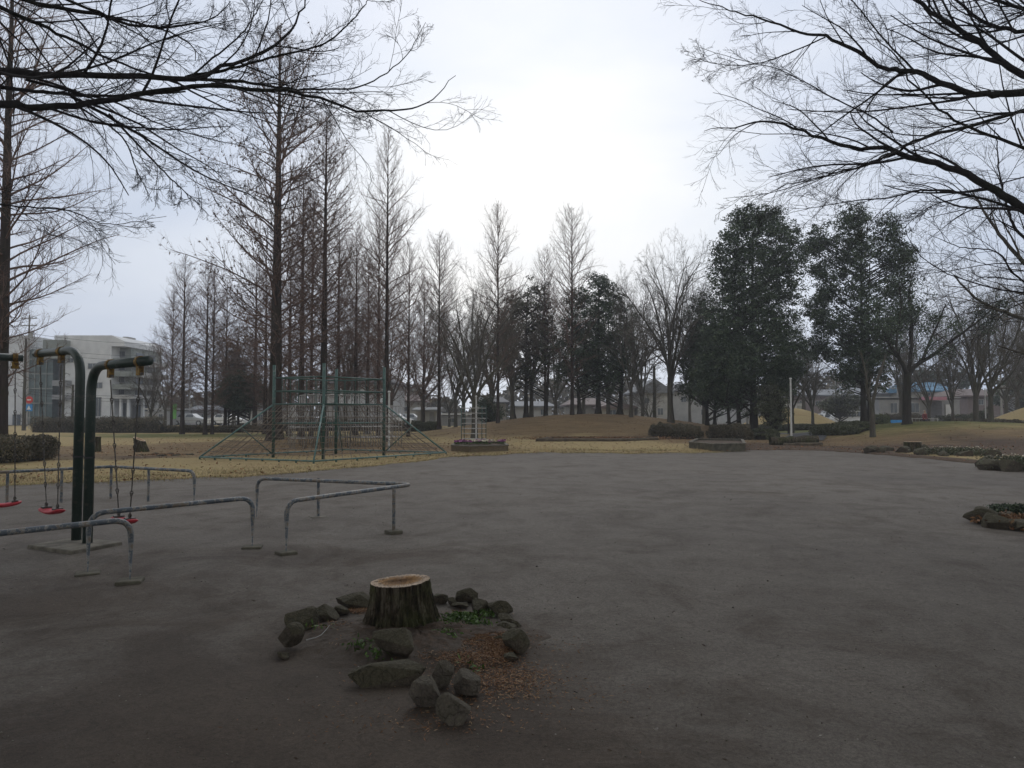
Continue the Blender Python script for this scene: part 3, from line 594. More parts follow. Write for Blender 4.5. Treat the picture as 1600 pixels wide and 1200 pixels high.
evergreen('dark conifer mass behind the blue-roofed house', 1450, 108, [(1440,592,16),(1470,588,18),(1500,595,16),(1415,600,14)], 12, ((0,.2),), leaf='leaf_dark', n=6000, L=.4, W=.2, cl=1.0)
evergreen('dark evergreen behind the poles at the far right', 1590, 84, [(1580,600,16),(1600,610,20),(1560,620,12),(1620,615,20)], 13, ((0,.2),), n=6000, L=.35, W=.16, cl=.8)
evergreen('evergreen bush tree beside the trellis, under the bare broadleaf tree', 768, 56, [(760,630,12),(775,645,14),(752,645,10)], 15, ((0,.06),), n=4000, L=.16, W=.07)
# the tree with strong spreading limbs on the right
def limbed(label, px, d, paths, leaves=None, seed=0, barkm='bark_dark', twm='twig_dark', name='spreading_tree', n2=8, n3=7, n4=5, rat=.35, lf=0, group=None, nb=0, cat='tree', rmin=.003, fat=1.0):
    """paths: list of (points (px,py,d), r0, r1): every limb a part"""
    rng = np.random.RandomState(seed); b = T(px, d); root = thing(name, label, cat, b, group=group)
    tw = MB(); first = True; ends = []
    for pts, r0, r1 in paths:
        q = np.array([P(*p) for p in pts]) - b
        if first: q[0] = (0, 0, -.1)
        qq = catmull(q, 4 if len(q) > 6 else 7); n = len(qq)
        L = np.linalg.norm(np.diff(qq, axis=0), axis=1).sum(); qq[1:-1] += rng.normal(size=(n - 2, 3)) * L * .0016
        R = np.linspace(r0, r1, n) * (1 if first else fat)
        if first: R[0] *= 1.6; R[1] *= 1.15
        lb = MB(); lb.tubes(qq, R, 10); lb.build('trunk' if first else 'limb', MT[barkm], root, True)
        if not first:
            A, B, Lc = qq[None], R[None], np.array([min(L, 6.5)])
            P2, R2, L2 = grow(A, B, Lc, n2, .15, .93, 34, rat, 8, rng, noi=.078, rk=.55, rmin=rmin * 2.2, upstep=.012, prof=lambda t: 1.15 - .72*t)
            P3, R3, L3 = grow(P2, R2, L2, n3, .15, 1, 34, .48, 5, rng, noi=.09, rk=.5, rmin=rmin * 1.5)
            P4, R4, L4 = grow(P3, R3, L3, n4, .15, 1, 34, .55, 4, rng, noi=.09, rk=.5, rmin=rmin)
            tw.tubes(P2, R2, 5); tw.tubes(P3, R3, 4); tw.tubes(P4, R4, 3); ends.append(P4[:, -1])
            if nb:
                P5, R5, L5 = grow(P4, R4, L4, nb, .2, 1, 32, .6, 3, rng, noi=.08, rk=.6, rmin=rmin * .8); tw.tubes(P5, R5, 3)
        first = False
    tw.build('twigs', MT[twm], root, True)
    if lf:
        e = np.concatenate(ends); e = e[(np.sin(e[:,0]*2.1+seed) + np.sin(e[:,2]*2.3)) > -.2]; c = np.repeat(e, lf, 0); c = c + rng.normal(size=c.shape) * .2
        l = MB(); l.leaves(c, .15, .065, rng); l.build('foliage', MT[leaves], root)
    return root
limbed('dark-trunked tree with wide forking limbs at the left foot of the right-hand mound', 1417, 41, [
    ([(1417,672,41),(1417,620,41),(1418,582,41)], .24, .20),
    ([(1418,585,41),(1405,560,40.5),(1385,530,40),(1372,500,40),(1352,470,40)], .13, .025),
    ([(1420,585,41),(1432,570,41),(1458,555,40.5),(1490,530,40),(1515,512,39.5),(1540,492,39.2),(1565,470,39)], .14, .025),
    ([(1418,585,41),(1424,545,41.5),(1424,500,42),(1420,460,42),(1428,425,42)], .12, .025),
    ([(1440,566,41),(1452,535,41.5),(1466,505,42),(1478,475,42)], .09, .03),
    ([(1400,552,40.5),(1402,520,41),(1408,480,41.5),(1405,440,42)], .07, .03)], 'leaf_dark', 31, lf=13, n2=8, n3=6, n4=4)
limbed('small pale-barked forked tree between the bushes and the right-hand mound', 1363, 38, [
    ([(1363,680,38),(1363,655,38),(1362,630,38)], .15, .13),
    ([(1362,634,38),(1355,610,38),(1353,585,38),(1345,550,38)], .09, .04),
    ([(1363,634,38),(1370,600,38),(1376,580,38.2),(1384,555,38.4)], .09, .04)], None, 33, 'bark_grey', 'twig_grey', n2=6, n3=5, n4=4)

# ---------------------------------------------------------------- overhead zelkova trees
def sc(pts, dz=0): return [(a, b, c + dz) for a, b, c in pts]
def dl(pts, d0, d1):
    n = len(pts); return [(p[0], p[1], d0 + (d1 - d0) * k / max(1, n - 1)) for k, p in enumerate(pts)]
LT = [([(-330,900,7.3),(-330,500,7.3),(-300,200,7.3)], .24, .17),
 (dl([(-300,210),(-150,108),(0,112),(130,117),(300,121),(345,105),(430,72),(470,20),(480,-20)], 7.3, 9.6), .075, .008),
 (dl([(-300,240),(-120,170),(0,163),(50,168),(140,162),(220,148),(300,134),(410,141),(480,148),(560,173),(630,171),(675,155),(712,118)], 7.3, 10.5), .070, .006),
 (dl([(290,121),(360,107),(430,88),(510,66),(560,20),(580,-10)], 8.9, 10), .030, .006),
 (dl([(290,123),(380,128),(450,138),(560,135),(630,92),(665,35)], 8.8, 11), .030, .005),
 (dl([(-280,180),(-120,-30),(0,12),(60,38),(120,66),(190,100),(290,133),(380,165)], 7.3, 9.5), .045, .008),
 (dl([(-60,130),(0,136),(100,147),(190,150),(290,143)], 7.7, 9), .038, .014),
 (dl([(40,124),(120,145),(180,160),(240,190),(320,215),(405,234)], 8.1, 10), .024, .005),
 (dl([(110,150),(180,188),(240,225),(290,258),(340,285),(400,310),(440,345)], 8.4, 10.2), .028, .005),
 (dl([(120,165),(190,213),(215,270),(232,302)], 8.5, 9.4), .018, .005),
 (dl([(170,178),(250,262),(285,296),(312,320)], 8.6, 9.6), .020, .004),
 (dl([(-240,60),(-60,-20),(60,8),(150,22),(200,38),(270,42),(330,30),(360,2)], 7.4, 9.5), .045, .007),
 (dl([(-100,-60),(40,-25),(140,15),(190,30),(250,45),(300,70),(305,95)], 7.6, 9.5), .030, .006),
 (dl([(-300,330),(-100,300),(0,320),(100,328),(170,350),(260,338)], 7.3, 9.5), .022, .004),
 (dl([(300,118),(370,60),(400,20),(420,-20)], 9, 9.8), .018, .005),
 (dl([(405,140),(500,160),(560,185),(588,196)], 9.5, 10.5), .014, .004)]
limbed('overhanging bare zelkova whose long limbs reach in from the upper left', -330, 7.3, LT, None, 51, 'bark_zel', 'twig_dark', 'zelkova_tree', n2=12, n3=6, n4=5, rat=.34, group='zelkova trees', nb=2, rmin=.0020, fat=.72)
RT = [([(2060,1000,9.5),(2060,600,9.5),(1990,430,9.5)], .30, .22),
 (dl([(2000,450),(1760,420),(1600,328),(1545,290),(1480,260),(1420,246),(1390,232),(1330,230),(1270,212),(1210,190),(1150,196),(1100,205)], 9.5, 11.5), .115, .008),
 (dl([(2000,430),(1780,150),(1600,147),(1540,148),(1470,130),(1430,112),(1385,105),(1330,78),(1290,58),(1250,48),(1190,30),(1140,15),(1085,-4)], 9.5, 11.5), .095, .008),
 (dl([(1990,420),(1760,190),(1600,118),(1540,75),(1480,35),(1430,0),(1390,-30)], 9.5, 10.5), .10, .03),
 (dl([(1900,300),(1720,60),(1600,50),(1540,36),(1500,5),(1470,-30)], 9.5, 10.5), .07, .02),
 (dl([(1950,420),(1700,280),(1600,232),(1530,206),(1480,180),(1430,135),(1400,90),(1370,60),(1350,25)], 9.5, 11.5), .05, .006),
 (dl([(1900,380),(1700,160),(1600,174),(1500,201),(1440,215),(1390,245),(1350,258),(1290,275),(1230,290),(1180,312)], 9.5, 11.5), .055, .006),
 (dl([(1700,385),(1600,332),(1500,302),(1440,297),(1390,309),(1330,315),(1280,322),(1225,336)], 9.6, 11.5), .036, .005),
 (dl([(1520,306),(1460,320),(1430,340),(1400,368)], 10.2, 11), .018, .004),
 (dl([(1900,500),(1680,440),(1600,372),(1575,330),(1562,270),(1555,200)], 9.6, 10.6), .05, .01),
 (dl([(1395,206),(1360,181),(1310,158),(1270,135),(1220,110),(1150,92),(1085,72)], 11, 12), .024, .005),
 (dl([(1290,58),(1240,80),(1180,100),(1120,100),(1070,85)], 11.2, 12), .02, .005),
 (dl([(1400,238),(1340,262),(1270,282),(1200,302),(1130,310)], 10.9, 12), .022, .005),
 (dl([(1900,520),(1720,470),(1600,458),(1540,446),(1480,428),(1440,400),(1420,372)], 9.6, 11), .03, .005),
 (dl([(1950,560),(1750,500),(1600,440),(1560,395),(1500,385),(1450,365)], 9.6, 11), .035, .006),
 (dl([(1950,330),(1700,20),(1600,15),(1520,-15)], 9.5, 10.2), .07, .03),
 (dl([(1430,112),(1380,60),(1340,10),(1310,-20)], 10.6, 11), .025, .01)]
limbed('overhanging bare zelkova whose arching limbs reach in from the upper right', 2060, 9.5, RT, None, 57, 'bark_zel', 'twig_dark', 'zelkova_tree', n2=13, n3=6, n4=5, rat=.34, group='zelkova trees', nb=2, rmin=.0020, fat=.60)
limbed('bare tree just beyond the right edge, its fine twigs seen below the zelkova limbs', 1760, 19, [
 ([(1760,740,19),(1755,640,19),(1740,560,19)], .2, .17),
 (dl([(1740,570),(1680,480),(1600,410),(1550,350),(1520,300)], 19, 20), .09, .02),
 (dl([(1740,575),(1660,520),(1590,495),(1530,470),(1490,430)], 19, 20), .08, .02),
 (dl([(1740,560),(1690,420),(1640,300),(1590,200)], 19, 20), .1, .02),
 (dl([(1740,560),(1700,350),(1680,200),(1600,90)], 19, 20), .1, .02),
 (dl([(1745,590),(1680,560),(1610,555),(1560,540)], 19, 20), .06, .02)], None, 61, 'bark_grey', 'twig_grey', 'bare_tree', n2=9, n3=7, n4=5, rat=.34, group='bare broadleaf trees', nb=3)
# unseen evergreen crowns added over and behind the viewpoint to darken the foreground
def shade_tree(label, x, y, seed, blobs):
    rng = np.random.RandomState(seed); root = thing('added_shade_oak', label, 'tree', (x, y, 0), group='unseen evergreen oaks added to shade the foreground')
    tb = MB(); tb.tubes(np.array([[0,0,-.1],[0,0,.4],[.1,0,3],[0,.1,7]]), np.array([.5,.34,.28,.16]), 10)
    for c in blobs: tb.tubes(np.array([[0,0,3.2],[c[0]*.5,c[1]*.5,(3.2+c[2])/2],[c[0],c[1],c[2]]]), np.array([.14,.09,.04]), 6)
    tb.build('trunk', MT['bark_dark'], root, True)
    l = MB()
    for c in blobs:
        q = unit(rng.normal(size=(85, 3))) * rng.uniform(.3, 1, (85, 1)) ** .5 * np.array([1, 1, .6]) * c[3] + np.array(c[:3])
        q = np.repeat(q, 38, 0); l.leaves(q + rng.normal(size=q.shape) * .32, .2, .1, rng)
    l.build('foliage', MT['leaf_dark'], root); return root
shade_tree('unseen evergreen oak added behind the viewpoint to the left for shade', -4, -3.5, 71, [(0,0,9,3),(3,1.5,8,2.6),(-3,1,8,2.8),(1,3.6,7.4,2.4),(-2.5,4.5,7.8,2.4),(4,-2,8,2.6),(-5,4,7.5,2.4),(-1,6.5,8.8,2.2),(2,6,8.6,2.2),(-5,7,9,2.2),(3.6,4.6,7.9,2.2),(0,9.5,11,2.3),(4,9.2,11,2.3),(-4,10,11.2,2.3),(-8,7,9.5,2.4),(2,11.6,12.2,2.2),(-7,11,12,2.2)])
shade_tree('unseen evergreen oak added behind the viewpoint to the right for shade', 4.5, -3.5, 73, [(0,0,9,3),(3,1.5,8,2.6),(-3,1.5,8,2.6),(-1,4,7.6,2.2),(2.5,4.5,7.8,2.2),(-4,-2,8,2.6),(5.5,4,7.5,2.4),(1,6.4,8.8,2),(5,7,9,2.2),(0,9.5,11,2.3),(4,9.5,11,2.3),(8,7,9.5,2.4),(-1.5,11.6,12.2,2.2),(3,12,12.4,2.2)])

# ---------------------------------------------------------------- hedges and bushes
def hedge(label, pts, w, h, leaf='leaf_hedge', n=9000, L=.09, W=.05, seed=0, name='hedge', cat='hedge', rough=.12, group='hedges'):
    rng = np.random.RandomState(seed); pts = np.array([p[:2] for p in pts], float); b = pts.mean(0); z0 = float(terr(*b)); root = thing(name, label, cat, (*b, z0), group=group)
    seg = np.linalg.norm(np.diff(pts, axis=0), axis=1); cum = np.concatenate([[0], np.cumsum(seg)]); tot = cum[-1]
    def at(s): return np.stack([np.interp(s, cum, pts[:, 0]), np.interp(s, cum, pts[:, 1])], -1)
    def nrm(s): a = at(np.clip(s - .3, 0, tot)); c = at(np.clip(s + .3, 0, tot)); t = unit(c - a); return np.stack([-t[..., 1], t[..., 0]], -1)
    ns = max(6, int(tot / .5)); ss = np.linspace(.15, tot - .15, ns); k = 9; ang = np.linspace(0, PI, k)
    c = at(ss); nn = nrm(ss); wob = 1 + .06 * np.sin(ss * 1.9 + seed) + .04 * np.sin(ss * 4.3)
    endf = np.clip(np.minimum(ss, tot - ss) / .3, .7, 1)
    V = np.zeros((ns, k, 3)); co = np.sign(np.cos(ang)) * np.abs(np.cos(ang)) ** .4; si = np.abs(np.sin(ang)) ** .4
    xy = c[:, None] + nn[:, None] * (co[None] * w * .42 * (wob * endf)[:, None])[..., None]; zt = terr(xy[..., 0], xy[..., 1])
    V[..., :2] = xy - b; V[..., 2] = zt - z0 + si[None] * h * .88 * (wob * endf)[:, None] - .04
    i = np.arange(ns - 1)[:, None] * k; j = np.arange(k - 1)[None]; m = MB(); m.add(V.reshape(-1, 3), np.stack([i+j, i+j+1, i+k+j+1, i+k+j], -1).reshape(-1, 4))
    m.add(V[0], [list(range(k))]); m.add(V[-1], [list(range(k))[::-1]])
    m.build('twig_core', MT['bark_dark'], root, False)
    s = rng.uniform(0, tot, n); a = rng.uniform(0, PI, n); wob = 1 + .06 * np.sin(s * 1.9 + seed) + .04 * np.sin(s * 4.3) + .04 * np.sin(s * 9); endf = np.clip(np.minimum(s, tot - s) / .25, .6, 1)
    rr = rng.uniform(.88, 1.0 + rough, n) * wob * endf; nn = nrm(s); xy = at(s) + nn * (np.sign(np.cos(a)) * np.abs(np.cos(a)) ** .4 * w * .5 * rr)[:, None]
    z = terr(xy[:, 0], xy[:, 1]) - z0 + np.abs(np.sin(a)) ** .4 * h * rr
    l = MB(); l.leaves(np.concatenate([xy - b, z[:, None]], 1), L, W, rng); l.build('foliage', MT[leaf], root); return root
hedge('long clipped hedge running in front of the apartment block', [T(55,55), T(150,54), T(255,53)], 1.2, 1.1, n=16000, seed=1)
hedge('low dark hedge at the left edge in front of the redwood trunk', [T(-60,21), T(0,21.5), T(52,23.5)], 1.6, .66, leaf='leaf_hedge', n=26000, L=.07, W=.035, seed=2, rough=.3)
hedge('low hedge behind the bollard-like redwood trunks on the left lawn', [T(255,54), T(330,54), T(420,55)], .9, .55, n=9000, seed=3)
hedge('brown-green clipped hedge below the large bare vase-shaped tree', [T(1018,42.5), T(1055,41.6), T(1098,41)], 1.5, .68, n=14000, L=.08, W=.035, seed=4, rough=.2)
hedge('brown-green clipped hedge below the tallest dark evergreen', [T(1104,41), T(1140,40.5), T(1178,40)], 1.5, .74, n=14000, L=.08, W=.035, seed=5, rough=.2)
hedge('rounded green bushes beside the small forked tree', [T(1285,42.5), T(1320,41), T(1352,40)], 2.2, .48, n=15000, seed=6, leaf='leaf_olive', rough=.2)
hedge('long low green hedge beyond the path, right of centre', [T(1195,55), T(1260,57), T(1345,57)], 1.8, .45, n=14000, seed=7, leaf='leaf_olive')
hedge('clipped hedge at the foot of the yellow mound on the right edge', [T(1500,54), T(1560,50), T(1650,48)], 1.6, .95, n=14000, seed=8)
hedge('dark hedge in front of the grey low building', [T(1375,66), T(1410,66), T(1440,67)], 1.4, 1.3, n=8000, seed=9)
hedge('yellow-green round bush by the blue bench', [T(1366,60), T(1386,60)], 2, 1.2, n=6000, seed=10, leaf='leaf_yel')
hedge('hedge right of the standing person', [T(1462,66), T(1500,66), T(1545,66)], 1.4, 1.2, n=9000, seed=11, leaf='leaf_olive')
hedge('far hedge behind the climbing frame', [T(440,58), T(520,59), T(640,59)], 1.2, .9, n=12000, seed=12)
hedge('small bush at the right foot of the tallest evergreen', [T(1187,39.5), T(1205,40.5)], 1.2, .55, n=4000, seed=13, leaf='leaf_olive')
hedge('hedge left of the flower box below the white shed', [T(640,57), T(690,57)], 1.2, .8, n=6000, seed=14, leaf='leaf_olive')

# ---------------------------------------------------------------- buildings
def part(root, name, mat, boxes, label=None):
    m = MB(); b = np.array(root.location)
    for bx in boxes: m.fbox(*bx)
    o = m.build(name, mat, root); 
    o.data.transform(Matrix.Translation(Vector(-b)))
    if label: o['label'] = label
    return o
def window(root, x0, x1, y0, y1, d, frame='white2', pr=.06):
    b = np.array(root.location); m = MB(); m.fbox(x0 - .9, x1 + .9, y0 - .9, y1 + .9, d - pr, .05)
    f = m.build('window', MT[frame], root); f.data.transform(Matrix.Translation(Vector(-b)))
    m = MB(); m.fbox(x0, x1, y0, y1, d - pr - .03, .04); g = m.build('pane', MT['glass'], f); g.data.transform(Matrix.Translation(Vector(-b)))
    m = MB(); m.fbox((x0+x1)/2 - .2, (x0+x1)/2 + .2, y0, y1, d - pr - .06, .04); g = m.build('mullion', MT[frame], f); g.data.transform(Matrix.Translation(Vector(-b)))
def gable(mb, x0, x1, ye, yr, d0, d1, over=.5, hip=0.0, axis='x', m=0, th=.18):
    a, b = X(x0, d0) - over, X(x1, d0) + over; ze, zr = Z(ye, d0), Z(yr, d0); f0, f1 = d0 - over, d1 + over
    if axis == 'x':
        ym = (f0+f1)/2; h = (b - a) * hip
        V = [(a,f0,ze),(b,f0,ze),(b,f1,ze),(a,f1,ze),(a+h,ym,zr),(b-h,ym,zr)]; fs = [[0,1,5,4],[2,3,4,5]]; tr = [[1,2,5],[3,0,4]]
    else:
        xm = (a+b)/2; h = (f1 - f0) * hip
        V = [(a,f0,ze),(b,f0,ze),(b,f1,ze),(a,f1,ze),(xm,f0+h,zr),(xm,f1-h,zr)]; fs = [[1,2,5,4],[3,0,4,5]]; tr = [[0,1,4],[2,3,5]]
    V2 = V + [(x,y,z-th) for x,y,z in V[:4]]
    mb.add(V2, fs + [[0,6,7,1],[1,7,8,2],[2,8,9,3],[3,9,6,0]] + [[6,9,8,7]]); mb.f.append((np.array(tr) + mb.n - 10, m))
def house(name, label, x0, x1, ye, yr, yb, d, dep, wall, roof, wins=(), hip=0.0, axis='x', cat='house', extra=()):
    b = np.array([X((x0+x1)/2, d), d, 0.0]); r = thing(name, label, cat, b)
    m = MB(); z1 = Z(ye, d); m.box(((X(x0,d)+X(x1,d))/2, d+dep/2, z1/2 - .1), (X(x1,d)-X(x0,d), dep, z1 - .15)); o = m.build('wall', MT[wall], r); o.data.transform(Matrix.Translation(Vector(-b)))
    m = MB()
    if yr is None: m.fbox(x0 - 2, x1 + 2, ye - 2, ye, d - .3, dep + .6)
    else: gable(m, x0, x1, ye, yr, d, d + dep, .5, hip, axis)
    o = m.build('roof', MT[roof], r); o.data.transform(Matrix.Translation(Vector(-b)))
    for w in wins: window(r, *w, d)
    for nm, mt, bx in extra: part(r, nm, MT[mt], bx)
    return r
# white apartment block
d = 90
ab = thing('apartment_building', 'white four-storey apartment block with a glazed stair tower, behind the swings', 'building', (X(100, d), d, 0))
part(ab, 'wall', MT['white'], [(-40, 40, 524, 672, d, 12), (100, 172, 524, 672, d, 12), (82, 100, 524, 560, d, 12)])
part(ab, 'stair_tower', MT['teal'], [(41, 81, 546, 672, d + .4, 4)])
part(ab, 'stair_rail', MT['green_wall'], [(41, 81, yy, yy + 2, d + .2, .15) for yy in (560, 583, 606, 629, 652)] + [(x_, x_ + 1, 546, 672, d + .25, .12) for x_ in (52, 60, 70)])
part(ab, 'parapet', MT['green_wall'], [(64, 98, 531, 560, d - 1.2, 4)])
part(ab, 'recess', MT['roof_dark'], [(82, 99.5, 561, 672, d + 1.5, 6)])
part(ab, 'balcony', MT['grey_wall'], [(80, 100, 594, 603, d - 1.4, 3), (80, 100, 617, 624, d - 1.4, 3)])
part(ab, 'wing_wall', MT['green_wall'], [(173, 203, 541, 622, d + 2.0, 8)])
part(ab, 'lower_wall', MT['white2'], [(173, 202, 622, 672, d + 2.6, 7.4)])
m = MB(); a_, b_ = X(172, d), X(192, d); zt = Z(524, d); zt2 = Z(533, d); zb = Z(541, d)
m.add([(a_, d, zb), (b_, d, zb), (b_, d, zt2), (a_, d, zt), (a_, d+10, zb), (b_, d+10, zb), (b_, d+10, zt2), (a_, d+10, zt)], [[0,1,2,3],[4,7,6,5],[3,2,6,7],[1,5,6,2],[0,4,5,1],[0,3,7,4]])
o = m.build('sloping_parapet', MT['white'], ab); o.data.transform(Matrix.Translation(-Vector(ab.location)))
XE = X(203, d + 2)
def sidebox(mt, nm, y0, y1, dd0, dd1, out, inn=0.0):
    m = MB(); z1, z0 = Z(y0, d), Z(y1, d); m.box((XE + (out - inn) / 2, (dd0 + dd1) / 2, (z0 + z1) / 2), (out + inn, dd1 - dd0, z1 - z0)); o = m.build(nm, MT[mt], ab); o.data.transform(Matrix.Translation(-Vector(ab.location)))
for y0, y1 in ((560, 569), (580, 588), (600, 608)):
    part(ab, 'balcony', MT['green_wall'], [(172, 204, y0, y1, d + .3, 1.6)]); sidebox('white2', 'balcony', y0, y1, d + 2.2, d + 9.8, 1.1)
part(ab, 'cornice', MT['white2'], [(172, 208, 617, 623, d - .6, 3)]); sidebox('white2', 'cornice', 617, 623, d + 2.5, d + 10.2, 1.5)
part(ab, 'rooftop_unit', MT['white2'], [(189, 197, 526, 541, d + 4, 2), (199, 205, 531, 541, d + 6, 2)])
for xx in (174, 186, 198): part(ab, 'column', MT['white'], [(xx, xx + 3.2, 623, 672, d - .3, .35)])
for q in (3.0, 4.8, 6.6, 8.4): sidebox('white', 'column', 623, 672, d + q, d + q + .35, 1.2, -.9)
for w in [(136,150,568,576),(148,158,598,606),(149,157,621,650),(20,32,648,666),(105,112,560,566)]: window(ab, *w, d)
for yy in (550, 571, 590, 609):
    window(ab, 181, 193, yy - 1, yy + 7, d + 2.0, 'grey_wall')
    for q in (3.2, 6.4): sidebox('glass', 'window', yy - 2, yy + 8, d + q, d + q + 1.8, .05)
for xx in (179, 190): window(ab, xx, xx + 6, 630, 662, d + 2.6, 'grey_wall')
for q in (3.4, 5.2, 7.0): sidebox('glass', 'window', 632, 664, d + q, d + q + 1.1, .05)
part(ab, 'air_conditioner', MT['white'], [(151, 160, 652, 660, d - .5, .45)])
house('low_annex', 'low grey annex at the right end of the apartment block', 226, 262, 640, None, 672, 84, 6, 'grey_wall', 'white2', [(232,238,647,656),(248,254,647,656)], cat='building')
house('house', 'pale low building behind the low dark evergreen', 385, 460, 640, None, 672, 92, 8, 'cream', 'grey_wall', [(404,410,648,656)], cat='building')
house('house', 'pale low warehouse behind the far redwoods at left', 300, 335, 640, 633, 672, 110, 6, 'grey_wall', 'roof_grey', [(315,320,647,653)], cat='building')
house('house', 'house with a dark hipped roof and white gabled wall behind the climbing frame', 508, 612, 598, 573, 672, 84, 10, 'white2', 'roof_dark', [(558,564,619,627),(520,534,628,640),(585,598,630,645)], hip=.25,
      extra=[('garage', 'blue_wall' if False else 'grey_wall', [(526, 580, 636, 668, 81.5, 2)]), ('fascia', 'white', [(528, 600, 606, 632, 83.7, .3)])])
house('shed', 'small white shed left of the thin redwood by the mound', 652, 681, 640, 636, 668, 72, 5, 'white2', 'grey_wall', [], axis='x', cat='shed', extra=[('door', 'grey_wall', [(671, 678, 644, 667, 71.9, .08)])])
house('house', 'house with a blue-grey balcony behind the trellis', 740, 790, 628, 619, 668, 88, 9, 'cream', 'roof_dark', [(748,753,630,635),(771,776,640,648)], hip=.2, extra=[('balcony', 'roof_grey', [(748, 768, 633, 642, 86.5, 1.4)])])
house('shed', 'low flat-roofed carport between the shed and the trellis', 688, 738, 648, None, 668, 82, 5, 'grey_wall', 'white', [(700,712,653,660)], cat='shed')
house('house', 'white house seen between trunks left on the mound', 800, 862, 634, 626, 668, 88, 9, 'white2', 'roof_grey', [(818,824,640,648),(845,851,640,648)], hip=.15)
house('house', 'house with a pinkish roof seen between the trunks of the mound', 890, 950, 632, 621, 668, 92, 10, 'cream', 'roof_brown', [(908,914,638,645),(933,939,636,642)], hip=.2)
house('house', 'beige house beside the trunks at the right of the mound', 940, 992, 636, 628, 668, 86, 8, 'cream', 'roof_brown', [(952,962,641,648)], hip=0, axis='y')
house('house', 'pale two-storey house behind the large bare vase-shaped tree', 1000, 1046, 612, 592, 668, 84, 9, 'white2', 'roof_grey', [(1008,1014,622,630),(1028,1036,638,648)], axis='y')
house('house', 'grey-white house partly hidden by the dark evergreens', 1052, 1120, 610, 598, 668, 90, 9, 'white2', 'roof_dark', [(1065,1072,620,628),(1096,1103,640,648)], hip=.15)
house('long_building', 'long pinkish-brown building with a grey roof behind the parked cars', 1236, 1345, 617, 606, 668, 104, 14, 'pinkb', 'roof_grey', [(1250,1256,627,633),(1275,1281,627,633),(1300,1306,627,633),(1325,1331,627,633)], hip=.1, cat='building')
house('house', 'cream house with a bright blue roof at the right', 1440, 1486, 610, 595, 655, 100, 9, 'cream', 'roof_blue', [(1447,1454,614,619),(1468,1474,616,621)], hip=0)
house('low_building', 'low grey building with dark doorways and a pink awning', 1374, 1500, 622, None, 662, 84, 9, 'grey_wall', 'grey_wall', [(1392,1402,630,645),(1424,1436,630,644)], cat='building',
      extra=[('awning', 'pink', [(1448, 1480, 620, 625, 82.5, 1.5)]), ('shutter', 'roof_dark', [(1449, 1472, 627, 652, 83.85, .1)]), ('door', 'white', [(1478, 1488, 632, 652, 83.85, .1)])])
house('house', 'brown house at the right edge behind the bare stems', 1512, 1575, 618, 606, 660, 92, 9, 'pinkb', 'roof_brown', [(1530,1537,625,632),(1552,1560,625,632)], hip=.2)
house('house', 'grey house beyond the right edge behind the evergreen', 1582, 1650, 616, 604, 660, 100, 9, 'grey_wall', 'roof_dark', [(1596,1602,625,632)], hip=.2)
house('house', 'grey-roofed far house between the pinkish building and the dark trunk', 1346, 1392, 614, 604, 660, 108, 9, 'grey_wall', 'roof_grey', [(1360,1366,624,630)], hip=.2)
house('house', 'far pale house behind the small leafy shrub tree', 1150, 1232, 622, 612, 668, 100, 9, 'white2', 'roof_dark', [(1218,1224,630,637)], hip=.2)
house('house', 'far house with a brown roof behind the slim redwoods', 615, 655, 626, 616, 668, 104, 9, 'cream', 'roof_brown', [(630,636,636,642)], hip=.2)
